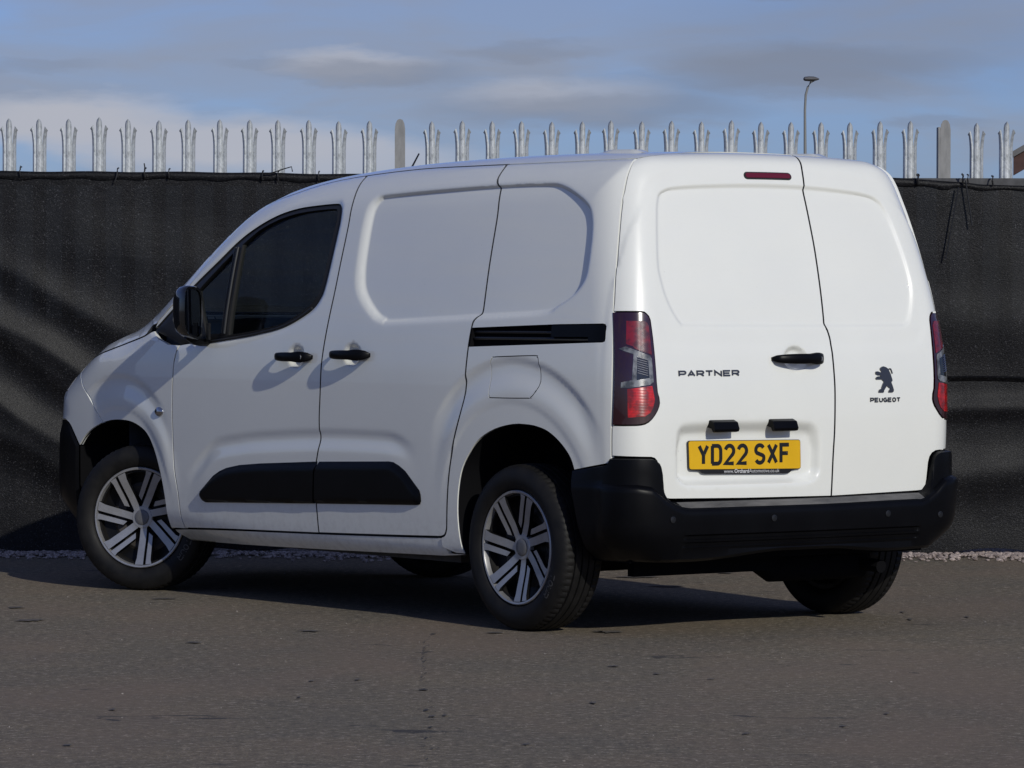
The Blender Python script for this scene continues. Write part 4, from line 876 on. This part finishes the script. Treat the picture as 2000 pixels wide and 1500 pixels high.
cb=MB(); cb.lathe([(.221,.070),(.2225,.080),(.2215,.0885),(.218,.0912),(.2115,.0900),(.209,.082),(.208,.060)],96); ring_me=cb.me('cover_ring',True,40)
dk=MB(); dk.lathe([(.206,.040),(.17,.028),(.12,.022),(.06,.030),(.01,.035)],64); disc_me=dk.me('cover_backing',True)
hb=MB(); hb.lathe([(.050,.040),(.0495,.0600),(.047,.0622),(.034,.0622)],48); hub_me=hb.me('cover_hub',True,40)
cp=MB(); cp.lathe([(.0335,.058),(.0335,.0655),(.031,.0675),(.015,.0685),(.0005,.0685)],40); cap_me=cp.me('centre_cap',True,40)
def spoke_me(name,xa,xb,r0,r1,slant):
    # straight bar parallel to the radius, x across, r along; top follows the dish
    n=12; V=[];Fc=[]
    for i in range(n):
        s=i/(n-1)
        ya,yb=r0+(r1-r0)*s,r0+slant+(r1-r0-slant)*s
        if r1>.2: ya=min(ya,math.sqrt(max(.209**2-xa*xa,0))) if i==n-1 else ya; yb=min(yb,math.sqrt(max(.209**2-xb*xb,0))) if i==n-1 else yb
        fl=.006*sstep(.80,1.0,s)
        tp_=.0035*(1-s)
        for x,y in ((xa+(tp_ if xa<0 else 0)-(fl if xa<0 else 0),ya),(xb-(tp_ if xb>.03 else 0)+(fl if xb>.03 else 0),yb)):
            h=dish(math.hypot(x,y)); V+=[(x,h,y),(x,h-.018,y)]
    for i in range(n-1):
        a=i*4;b_=a+4; Fc+=[(a,b_,b_+2,a+2),(a+1,a,b_,b_+1),(a+2,a+3,b_+3,b_+2)]
    Fc+=[(0,2,3,1)]
    me=mesh(name,V,Fc,True,30); me.materials.append(MAT['cover_silver']); me.materials.append(MAT['cover_black'])
    me.polygons.foreach_set('material_index',[0 if (i%3==0 and i<3*(n-1)) else 1 for i in range(len(me.polygons))]); return me
sp_long=spoke_me('spoke',-.0095,.0245,.036,.211,.0); sp_short=spoke_me('spoke',.0370,.0605,.066,.205,.013)
def text_arc(text,r,a0,size,step):
    mb=MB()
    for k,c in enumerate(text):
        a=a0-k*step
        for st in GL[c]:
            u,v=ribbon([((px-.5)*size*.8,(py-.5)*size) for px,py in st],size*.17); A=np.vstack([u,v]);n=len(u)
            V=[]
            for x,y in A:
                R_=r+y; an=a-x/r; hgt=float(np.interp(R_,[.236,.256,.272,.290,.305],[.096,.1035,.105,.1005,.092]))+.0008
                V.append((R_*math.sin(an),hgt,R_*math.cos(an)))
            mb.add(V,[(i,i+1,n+i+1,n+i) for i in range(n-1)])
    return mb.me('tyre_lettering')
def wheel(x,y,z,steer,spin,side,covered=True):
    w=link('wheel',rim_me,'steel_dark',van); w.location=(x,y,z)
    w.rotation_euler=(0,0,steer+(0 if side>0 else math.pi))
    def c(nm,me,mt,ry=0):
        me_=me
        o=link(nm,me_,mt,w); o.rotation_euler=(0,ry,0); return o
    c('tyre',tyre_me,'tyre_rubber')
    c('tyre_lettering',let_me,'tyre_letter',0)
    c('cover_ring',ring_me,'cover_silver'); c('cover_backing',disc_me,'cover_black'); c('cover_hub',hub_me,'cover_silver'); c('centre_cap',cap_me,'cap_grey')
    for k in range(7):
        c('spoke',sp_long,'cover_silver',spin+k*2*math.pi/7); c('spoke',sp_short,'cover_silver',spin+k*2*math.pi/7)
    return w
let_me=text_arc('TOUR',.268,-1.95,.024,.10)
wheel(-.002,.775,.322,0,math.pi-.0,1); wheel(-.002,-.775,.322,0,.3,-1)
wheel(2.828,.775,.322,math.radians(31),math.pi-.03,1); wheel(2.785,-.775,.322,math.radians(24),.9,-1)
# ---- mirrors, aerial, roof pads
def mirror(sg):
    V=[];n=28;rows=9
    cy,cz=1.006,1.226; 
    def loop(sc,x,dy=0,dz=0):
        out=[]
        for t in np.linspace(0,2*math.pi,n,endpoint=False):
            c_,s_=math.cos(t),math.sin(t); e=.52; yy=math.copysign(abs(c_)**e,c_)*.064*sc; zz=math.copysign(abs(s_)**e,s_)*.112*sc
            zz-= .018*(yy/.064)*(-1)*(1 if zz<0 else .3)
            out.append(((x-.055-yy*.42),(cy+dy+yy)*sg,cz+dz+zz))
        return out
    prof=[(.88,2.150),(.97,2.146),(1.0,2.155),(1.0,2.180),(.97,2.212),(.88,2.240),(.68,2.262),(.40,2.275),(.1,2.279)]
    for sc,x in prof: V+=loop(sc,x)
    Fc=[(r*n+i,r*n+(i+1)%n,(r+1)*n+(i+1)%n,(r+1)*n+i) for r in range(len(prof)-1) for i in range(n)]+[tuple(range((len(prof)-1)*n,len(prof)*n))]
    o=link('door_mirror',mesh('door_mirror',V,Fc,True,50),'gloss_black',van)
    g=link('mirror_glass',mesh('mirror_glass',loop(.87,2.155),[tuple(range(n))]),'mirror_glass',o)
    b=MB(); b.tube([(2.17,.885*sg,1.105),(2.15,.93*sg,1.10),(2.14,.97*sg,1.108),(2.14,1.01*sg,1.13)],[.024,.020,.022,.02],10); kid(b.link('mirror_arm','black_plastic',None,True),o)
    b=MB(); b.box((2.085,min(.925*sg,.935*sg),1.110),(2.105,max(.925*sg,.935*sg),1.180)); kid(b.link('mirror_trim','satin_black'),o)
    # curved inner edge panel on the door (sail)
for sg in (1,-1): mirror(sg)
b=MB(); b.tube([(2.03,0,1.74),(2.00,0,1.768)],[.018,.010],10); b.tube([(2.00,0,1.765),(1.86,0,1.915)],[.005,.0035],8); b.link('aerial','satin_black',van,True)
for y in (.50,-.40):
    P=cast(np.array([[-.22,y,1.5]]),np.array([[0,0,1.]]),.6)[0]; b=MB(); V=[];m_=12
    for i in range(m_):
        s=i/(m_-1); hgt=.012*float(sstep(0,.18,s)*sstep(1,.70,s)); xx=-.34+.26*s; zt__=cast(np.array([[xx,y,1.5]]),np.array([[0,0,1.]]),.6)[0][2]
        V+=[(xx,y-.03,zt__-.004),(xx,y-.02,zt__+hgt),(xx,y+.02,zt__+hgt),(xx,y+.03,zt__-.004)]
    b.add(V,[(i*4+a,i*4+a+1,(i+1)*4+a+1,(i+1)*4+a) for i in range(m_-1) for a in range(3)]); b.link('roof_pad','white_paint',van,True,60)
# ---- cab interior
b=MB(); prof=[(2.35,.55),(2.33,.80),(2.36,.95),(2.45,1.04),(2.62,1.09),(2.95,1.10),(2.95,.55)]
V=[(x,y,z-(.03 if abs(y)>.7 else 0)) for y in np.linspace(-.80,.80,13) for x,z in prof]; k=len(prof)
b.add(V,[(r*k+i,r*k+i+1,(r+1)*k+i+1,(r+1)*k+i) for r in range(12) for i in range(k-1)]); b.link('dashboard','dash_grey',van,True,50)
b=MB(); b.tube([(2.26+.0*math.sin(t)+.06*math.cos(t),-.36+.18*math.sin(t),1.02+.16*math.cos(t)) for t in np.linspace(0,2*math.pi,25)],.014,8); b.tube([(2.27,-.36,1.02),(2.45,-.36,.95)],.03,8); b.link('steering_wheel','satin_black',van,True)
for y in (.38,-.36):
    o=link('seat',None,None,van)
    def sb(nm,a,c_,bev): 
        me_=MB().box(a,c_).me(nm,True); ob=link(nm,me_,'seat_cloth',o); md=ob.modifiers.new('b','BEVEL'); md.width=bev; md.segments=3
    sb('seat_cushion',(1.25,y-.25,.55),(1.78,y+.25,.72),.05); sb('seat_back',(1.05,y-.24,.66),(1.20,y+.24,1.28),.05); sb('headrest',(1.04,y-.13,1.32),(1.13,y+.13,1.50),.03)
# ================================================================== SETTING
def ground_sheet():
    me=mesh('ground',[(-400,-40,0),(400,-40,0),(400,600,0),(-400,600,0)],[(0,1,2,3)]); return me
link('ground',ground_sheet(),'asphalt',None,kind='structure')
FY=20.72                                       # fence line
K=1/386.1
def fx(px): return (px-1000)*K
# gravel strip along the fence foot
def rock(rng,s,flat=.7):
    ico=[(0,0,1),(.894,0,.447),(.276,.851,.447),(-.724,.526,.447),(-.724,-.526,.447),(.276,-.851,.447),(.724,.526,-.447),(-.276,.851,-.447),(-.894,0,-.447),(-.276,-.851,-.447),(.724,-.526,-.447),(0,0,-1)]
    sc=np.array([s*rng.uniform(.7,1.3),s*rng.uniform(.7,1.3),s*rng.uniform(.55,1.0)*flat]); a=rng.uniform(0,6.28); c,q=math.cos(a),math.sin(a)
    V=np.array(ico)*rng.uniform(.78,1.2,(12,1))*sc; V=np.stack([V[:,0]*c-V[:,1]*q,V[:,0]*q+V[:,1]*c,V[:,2]],1); return V
IF=[(0,1,2),(0,2,3),(0,3,4),(0,4,5),(0,5,1),(1,6,2),(2,7,3),(3,8,4),(4,9,5),(5,10,1),(6,7,2),(7,8,3),(8,9,4),(9,10,5),(10,6,1),(11,7,6),(11,8,7),(11,9,8),(11,10,9),(11,6,10)]
def rocks(name,N_,place,mat,label=None,cat=None):
    rng=np.random.default_rng(11); V=[];Fc=[]
    for i in range(N_):
        x,y,s,z=place(rng); R_=rock(rng,s)+np.array([x,y,z]); o=len(V)*12; V.append(R_); Fc+=[(a+o,b+o,c+o) for a,b,c in IF]
    return link(name,mesh(name,np.vstack(V),Fc),mat,None,kind='stuff',label=label,cat=cat)
def pg(rng):
    x=rng.uniform(-4.6,4.6); f=rng.random(); y=FY+.22-abs(rng.normal(0,1))*.26-.05*math.sin(x*5.3); y=max(y,FY-.58+.10*math.sin(x*2.1)+.07*math.sin(x*7)+.05*math.sin(x*19)); s=rng.uniform(.008,.018); return x,y,s,s*.35+max(0,.02*(y-FY+.5))
rocks('gravel',13000,pg,'gravel','pale pinkish gravel strip along the foot of the fence','gravel')
def pl2(rng):
    y=rng.uniform(7,20); x=rng.uniform(-.16,.16)*y; s=rng.choice([.0015,.002,.003,.005],p=[.45,.35,.17,.03]); return x,y,s,s*.3
rocks('loose_grit',1500,pl2,'grit','scattered pale grit on the dark asphalt yard','grit')
# short cracks in the asphalt
def crack(px0,py0,px1,py1,n,jit,w):
    def gp(px,py): Y=8000*CAM_H/(py-606.3); return np.array([(px-1000)/8000*Y,Y])
    return gp(px0,py0),gp(px1,py1)
def stain(name,pts,w,seed):
    rng=np.random.default_rng(seed); V=[];Fc=[]
    for (x,y,sx,sy) in pts:
        o=len(V); n=10; V.append((x,y,.004))
        for k in range(n): a=2*math.pi*k/n; r=rng.uniform(.5,1.2); V.append((x+math.cos(a)*sx*r,y+math.sin(a)*sy*r,.004))
        Fc+=[(o,o+1+k,o+1+(k+1)%n) for k in range(n)]
    return link(name,mesh(name,V,Fc),'crack_dark',None,kind='stuff',label='short dark line of pits and drips in the asphalt in front of the van',cat='stain')
rng=np.random.default_rng(5); pts=[]
for i in range(60):
    s=i/59; X=-.302-.012*math.sin(s*5)+rng.normal(0,.004)-.010*s; Y=15.62-2.05*s
    if rng.random()<.6: pts.append((X+rng.normal(0,.003),Y,rng.uniform(.0015,.006),rng.uniform(.004,.02)))
for X,Y,a,b in ((-.30,15.6,.012,.02),(-.287,13.3,.016,.035),(-.262,12.62,.011,.03),(-.24,12.1,.008,.02),(-.245,11.8,.006,.02)): pts.append((X,Y,a,b))
for _ in range(10):
    pts.append((-.27+.09*rng.random(),rng.uniform(11.2,12.9),rng.uniform(.003,.006),rng.uniform(.008,.02)))
stain('drip_marks',pts,1,3)
rng=np.random.default_rng(17)
def gxy(px,py): Y=8000*CAM_H/(py-606.3); return (px-1000)/8000*Y,Y
marks=[(605,1235,26,2),(380,1258,16,2),(1195,1236,30,3),(965,1238,22,1.6),(920,1222,8,1.2),(1170,1235,14,2),(1200,1303,12,1.5),(700,1330,7,2),(610,1333,6,1.5),(585,1365,5,2),(1780,1210,5,2.5),(1765,1196,4,2),(1890,1205,4,2),(1245,1128,60,2.5),(1310,1146,50,2),(1420,1120,18,1.5),(60,1215,30,3),(30,1190,20,2),(320,1172,24,1.4),(1160,1375,8,2.5),(1285,1318,10,1.5),(1390,1328,9,1.3),(845,1402,8,2),(1030,1457,12,2),(870,1400,5,2),(1460,1435,10,2),(1650,1420,7,2),(220,1390,8,2),(130,1460,10,2),(1735,1395,6,2)]
V=[];Fc=[]
for px,py,w,h in marks:
    x,y=gxy(px,py); sx=w*y/8000; sy=h*y*y/(8000*CAM_H)*.9; o=len(V); n=16; V.append((x,y,.0045))
    for k in range(n): a=2*math.pi*k/n; r=rng.uniform(.45,1.15); V.append((x+math.cos(a)*sx*r,y+math.sin(a)*sy*r,.0045))
    Fc+=[(o,o+1+k,o+1+(k+1)%n) for k in range(n)]
link('oil_spots',mesh('oil_spots',V,Fc),'damp_mark',None,kind='stuff',label='scattered dark oil spots and damp marks on the asphalt yard',cat='stain')
# --- palisade fence
fence=link('palisade_fence',None,label='galvanised steel palisade fence with three-pointed pales rising above the black netting',cat='fence'); fence.location=(0,FY,0)
PX=np.array([-.0345,-.031,-.0245,-.017,-.009,0,.009,.017,.0245,.031,.0345]); PY=np.array([.016,.004,-.003,.002,-.007,-.0095,-.007,.002,-.003,.004,.016])
def pale_mesh(var):
    V=[];Fc=[]
    def sheet(ci,zs,fn):
        # front and back skins, 3 mm apart
        n=len(ci); o=len(V)
        for z in zs:
            for s_ in (0,1):
                for c in ci: x,y,zz=fn(PX[c],PY[c],z); V.append((x,y+.003*s_,zz))
        m_=len(zs); R_=2*n
        for i in range(m_-1):
            for k in range(n-1):
                Fc.append((o+i*R_+k,o+i*R_+k+1,o+(i+1)*R_+k+1,o+(i+1)*R_+k)); Fc.append((o+i*R_+n+k,o+(i+1)*R_+n+k,o+(i+1)*R_+n+k+1,o+i*R_+n+k+1))
            Fc.append((o+i*R_,o+(i+1)*R_,o+(i+1)*R_+n,o+i*R_+n)); Fc.append((o+i*R_+n-1,o+i*R_+2*n-1,o+(i+1)*R_+2*n-1,o+(i+1)*R_+n-1))
        for i in (0,m_-1):
            for k in range(n-1): Fc.append((o+i*R_+k,o+i*R_+k+1,o+i*R_+n+k+1,o+i*R_+n+k))
    T=2.196; Sp=2.070
    sheet(list(range(11)),[.06,.8,1.6,1.9,Sp],lambda x,y,z:(x,y,z))
    def tip(x,y,z):
        s=(z-Sp)/(T-Sp); return (x*(1-.15*s),y-.010*s*s*var[0],min(z,T-abs(x)*1.5-.0) if s>.75 else z)
    sheet([3,4,5,6,7],[Sp,Sp+.03,Sp+.06,Sp+.098,Sp+.113,T],lambda x,y,z:(x*(.93-.1*(z-Sp)/(T-Sp))*(1 if z<T-.001 else .12)*(1 if z<Sp+.105 or z>T-.001 else .8),y-.012*((z-Sp)/(T-Sp))**2,z))
    for ci,sg in (([0,1,2,3],-1),([7,8,9,10],1)):
        def f(x,y,z,sg=sg):
            s=(z-Sp)/.088; ax=abs(x)
            xx=ax+.0120*s*s+.0015*min(1,s*4)*(1+.3*var[1]*sg)-.003*s*(ax-.017)/.017; zz=z
            if s>.9: zz=z-.020*max(0,(ax-.017)/.0175)**1.3
            if s<.01 and ax<.018: xx=.0165
            return (sg*xx,y*(1-.3*s)-.012*s*s*(1+.4*var[2]),zz)
        sheet(ci,[Sp,Sp+.03,Sp+.06,Sp+.088],f)
    return mesh('pale',V,Fc,True,32)
PM=[pale_mesh(v) for v in ((1,.0,.0),(.6,.8,.6),(1.3,-.7,.3),(.9,.3,-.6),(1.1,-.3,.9))]
for p in PM: p.materials.append(MAT['galvanised'])
rng=np.random.default_rng(3)
posts=[781-1062,781,1843,1843+1062]
anch=[18,75.5,133.5,192,250.5,309,368,427,485.5,543.5,602,660.5,718.5,None,844,902,960.5,1018.5,1077,1135.5,1194,1251.5,1310,1368,1426,1484.5,1543,1601,1659,1717,1776,None,1905,1964]
xs=[a for a in anch if a]+[18-58.4*k for k in range(1,30) if abs(18-58.4*k-posts[0])>30]+[1964+58.6*k for k in range(1,30) if abs(1964+58.6*k-posts[3])>30]
for i,a in enumerate(sorted(xs)):
    k_=int(rng.integers(0,5)); o=link('pale',PM[k_],None,fence); o.location=(fx(a),.0,rng.normal(0,.003)-.004*(a>500)+.004*(a<400)); o.rotation_euler=(0,rng.normal(0,.0012),rng.normal(0,.05))
for a in posts:
    b=MB(); n=7; V=[]
    for z,w in ((0,.026),(2.150,.026),(2.178,.022),(2.196,.013),(2.200,.003)):
        V+=[(-w,-.02,z),(w,-.02,z),(w,-.014,z),(-w,-.014,z)]
    b.add(V,[(i*4+k,i*4+(k+1)%4,(i+1)*4+(k+1)%4,(i+1)*4+k) for i in range(4) for k in range(4)]+[(16,17,18,19)])
    if a!=781: b.box((-.036,-.02,0),(-.0265,.07,2.165)); b.box((-.026,.06,0),(.026,.07,2.165))
    else: b.box((-.003,-.013,0),(.003,.06,2.165))
    o=b.link('fence_post','post_grey',fence); o.location=(fx(a),-.03,0)
# horizontal rails (dark angle) behind / through the pales
for z in (1.885,.55):
    b=MB(); b.box((-8,-.052,z-.022),(8,-.046,z+.022)); b.box((-8,-.045,z+.018),(8,.0,z+.0225)); b.link('fence_rail','galv_dark',fence)
# --- netting hung on the fence
def net_top(X): return float(np.interp(X,[-8,-2.6,-1.5,-.9,.5,1.92,2.10,2.28,2.36,2.7,8],[1.932,1.929,1.926,1.918,1.905,1.902,1.895,1.880,1.868,1.866,1.866]))
NX,NZ=520,100; V=[];rngn=np.random.default_rng(21)
xsn=np.linspace(-8,8,NX*2)
def folds(X,Z):
    f=0
    # long soft diagonal folds at the left, sagging pockets
    for a,b,c,w,am in ((-2.4,1.05,-.62,.085,.040),(-2.1,1.20,-.48,.09,.024),(-2.5,.72,-.60,.085,.040),(-2.3,.44,-.52,.08,.03),(-1.9,.62,-.70,.07,.02),(-2.2,1.52,-.12,.13,.010)):
        d=(Z-(b+c*(X-a)+.02*math.sin(X*6+b*9)))*.85; f+=am*math.exp(-(abs(d)/w)**1.6)*math.exp(-((X+2.3)/1.1)**2)
    for x0,z0,c,w,am in ((2.5,.75,.02,.05,.02),(2.4,.42,.1,.10,.025),(2.3,1.2,-.05,.14,.012)):
        d=(Z-(z0+c*(X-x0))); f+=am*math.exp(-(d/w)**2)*math.exp(-((X-2.6)/1.4)**2)
    f+=.004*math.sin(X*4.1+Z*2.3)+.0016*math.sin(X*9.7-Z*6.1+1)+.0012*math.sin(Z*17+X*3.3)+.0007*math.sin(X*23+Z*5)
    return f*float(np.clip((1.95-Z)/.25,0,1))*float(np.clip((Z+.05)/.2,.2,1))
for i,X in enumerate(xsn):
    zt_=net_top(X)+.002*math.sin(X*14)
    zbt=.012+.02*abs(math.sin(X*1.7+.4))+.01*math.sin(X*11)
    for j in range(NZ):
        s=j/(NZ-1); Z=zbt+(zt_-zbt)*s; V.append((X,-.062-folds(X,Z),Z))
n2_=len(xsn); Fc=[(i*NZ+j,(i+1)*NZ+j,(i+1)*NZ+j+1,i*NZ+j+1) for i in range(n2_-1) for j in range(NZ-1)]
net=link('shade_netting',mesh('shade_netting',V,Fc,True,80),'shade_netting',None,label='black woven shade netting stretched and sagging over the lower part of the palisade fence',cat='netting'); net.location=(0,FY,0)
# folded hem along the top, ties and loose strings
V=[];
for i,X in enumerate(xsn[::2]):
    zt_=net_top(X)+.002*math.sin(X*14); dd=.004*math.sin(X*31)+.003*math.sin(X*13); w=.034 if X<2.2 else .022
    V+=[(X,-.070,zt_-w+dd),(X,-.076,zt_-w*.6),(X,-.072,zt_+.004),(X,-.058,zt_+.005)]
k=len(xsn[::2]); link('hem',mesh('hem',V,[(i*4+a,(i+1)*4+a,(i+1)*4+a+1,i*4+a+1) for i in range(k-1) for a in range(3)],True,80),'shade_netting',net)
def tie(px,zc,dx=0,r=.004,tail=None):
    b=MB(); X=fx(px); b.tube([(X,-.088,zc-.022),(X-.004,-.094,zc),(X,-.088,zc+.022),(X,-.04,zc+.026)],r,6)
    if tail: b.tube([(X,-.09,zc+.01)]+[(X+a,-.10,zc+c) for a,c in tail],r*.7,6)
    b.link('cable_tie','tie_black',net,True)
tie(44,1.93,tail=[(.0,.02),(.002,.03)]); tie(233,1.925,tail=[(-.006,-.02),(-.012,-.045)]); tie(286,1.925,tail=[(.0,.03),(-.003,.048)],r=.005); tie(333,1.922); tie(515,1.912,tail=[(.05,.015),(.11,.035),(.145,.045),(.150,.02)],r=.0045); tie(545,1.91); tie(624,1.91)
tie(1789,1.898,r=.008); tie(1876,1.900,r=.005,tail=[(.0,.02),(-.008,.03)]); tie(1886,1.90,r=.004); tie(1934,1.893,r=.005)
for pts in ([(1867,365),(1862,395),(1854,440),(1847,480),(1842,505)],[(1880,352),(1885,385),(1889,410),(1893,440)]):
    b=MB(); b.tube([(fx(a),-.10,CAM_H-(c-606.3)*K) for a,c in pts],.0038,6); b.link('loose_string','tie_black',net,True)
# lapped seam across the netting on the right
b=MB(); V=[]
for i,X in enumerate(np.linspace(1.9,8,90)):
    z=.893+.006*math.sin(X*6); f=folds(X,z); V+=[(X,-.066-f,z+.012),(X,-.080-f,z+.004),(X,-.066-f,z-.014)]
b.add(V,[(i*3+a,(i+1)*3+a,(i+1)*3+a+1,i*3+a+1) for i in range(89) for a in range(2)]); b.link('lapped_seam','shade_netting',net,True,80)
# --- street lamp far beyond the fence
D=110.; lx=(1572-1000)/8000*D
lamp=link('street_lamp',None,label='tall thin street lamp with a curved neck far beyond the fence',cat='street lamp'); lamp.location=(lx,D,0)
def zz(py): return CAM_H+(606.3-py)/8000*D
b=MB(); b.tube([(-.01,0,0),(-.01,0,zz(300)),(-.02,0,zz(215)),(.0,0,zz(185)),(.055,0,zz(170)),(.13,0,zz(160)),(.22,0,zz(157))],[.06,.042,.034,.033,.032,.03,.028],10); b.link('pole','lamp_pole',lamp,True)
b=MB(); V=[];Fc=[]
for i,(x,h) in enumerate(((-.06,.035),(-.03,.062),(.08,.075),(.22,.070),(.30,.045),(.36,.015))):
    for t in np.linspace(0,2*math.pi,12,endpoint=False): V.append((x,.13*math.cos(t)*min(1,h/.05),zz(154)+h*math.sin(t)*(1.0 if math.sin(t)>0 else .8)))
b.add(V,[(i*12+k,i*12+(k+1)%12,(i+1)*12+(k+1)%12,(i+1)*12+k) for i in range(5) for k in range(12)]+[tuple(range(12)),tuple(range(60,72))]); b.link('lamp_head','lamp_grey',lamp,True)
# --- gabled building at the right edge
D=30.; bx=(1977.5-1000)/8000*D; bz=CAM_H+(606.3-306)/8000*D; s_=.57; W2=3.0
bld=link('gabled_building',None,label='brown gabled building whose roof edge shows at the right end of the fence',cat='building'); bld.location=(bx,D,0); bld.rotation_euler=(0,0,-.27)
b=MB(); b.add([(.06,.25,0),(2*W2-.06,.25,0),(2*W2-.06,.25,bz-.10),(W2,.25,bz+s_*W2-.12),(.06,.25,bz-.10),(.06,7,0),(2*W2-.06,7,0),(2*W2-.06,7,bz-.10),(W2,7,bz+s_*W2-.12),(.06,7,bz-.10)],[(0,1,2,3,4),(9,8,7,6,5),(0,4,9,5),(1,6,7,2)]); b.link('wall','render_wall',bld)
for a,c in (((0,bz),(W2,bz+s_*W2)),((W2,bz+s_*W2),(2*W2,bz))):
    b=MB(); V=[(x,y,z+o) for y in (-.03,7.2) for (x,z) in (a,c) for o in (-.0,.045)]; b.add(V,[(0,2,3,1),(4,5,7,6),(1,3,7,5),(0,4,6,2),(0,1,5,4),(2,6,7,3)]); b.link('roof_slope','roof_tile_grey',bld)
    b=MB(); V=[(x,y,z+o) for y in (0,.03) for (x,z) in (a,c) for o in (-.13,-.002)]; b.add(V,[(0,2,3,1),(4,5,7,6),(1,3,7,5),(0,4,6,2),(0,1,5,4),(2,6,7,3)]); b.link('barge_board','brown_board',bld)
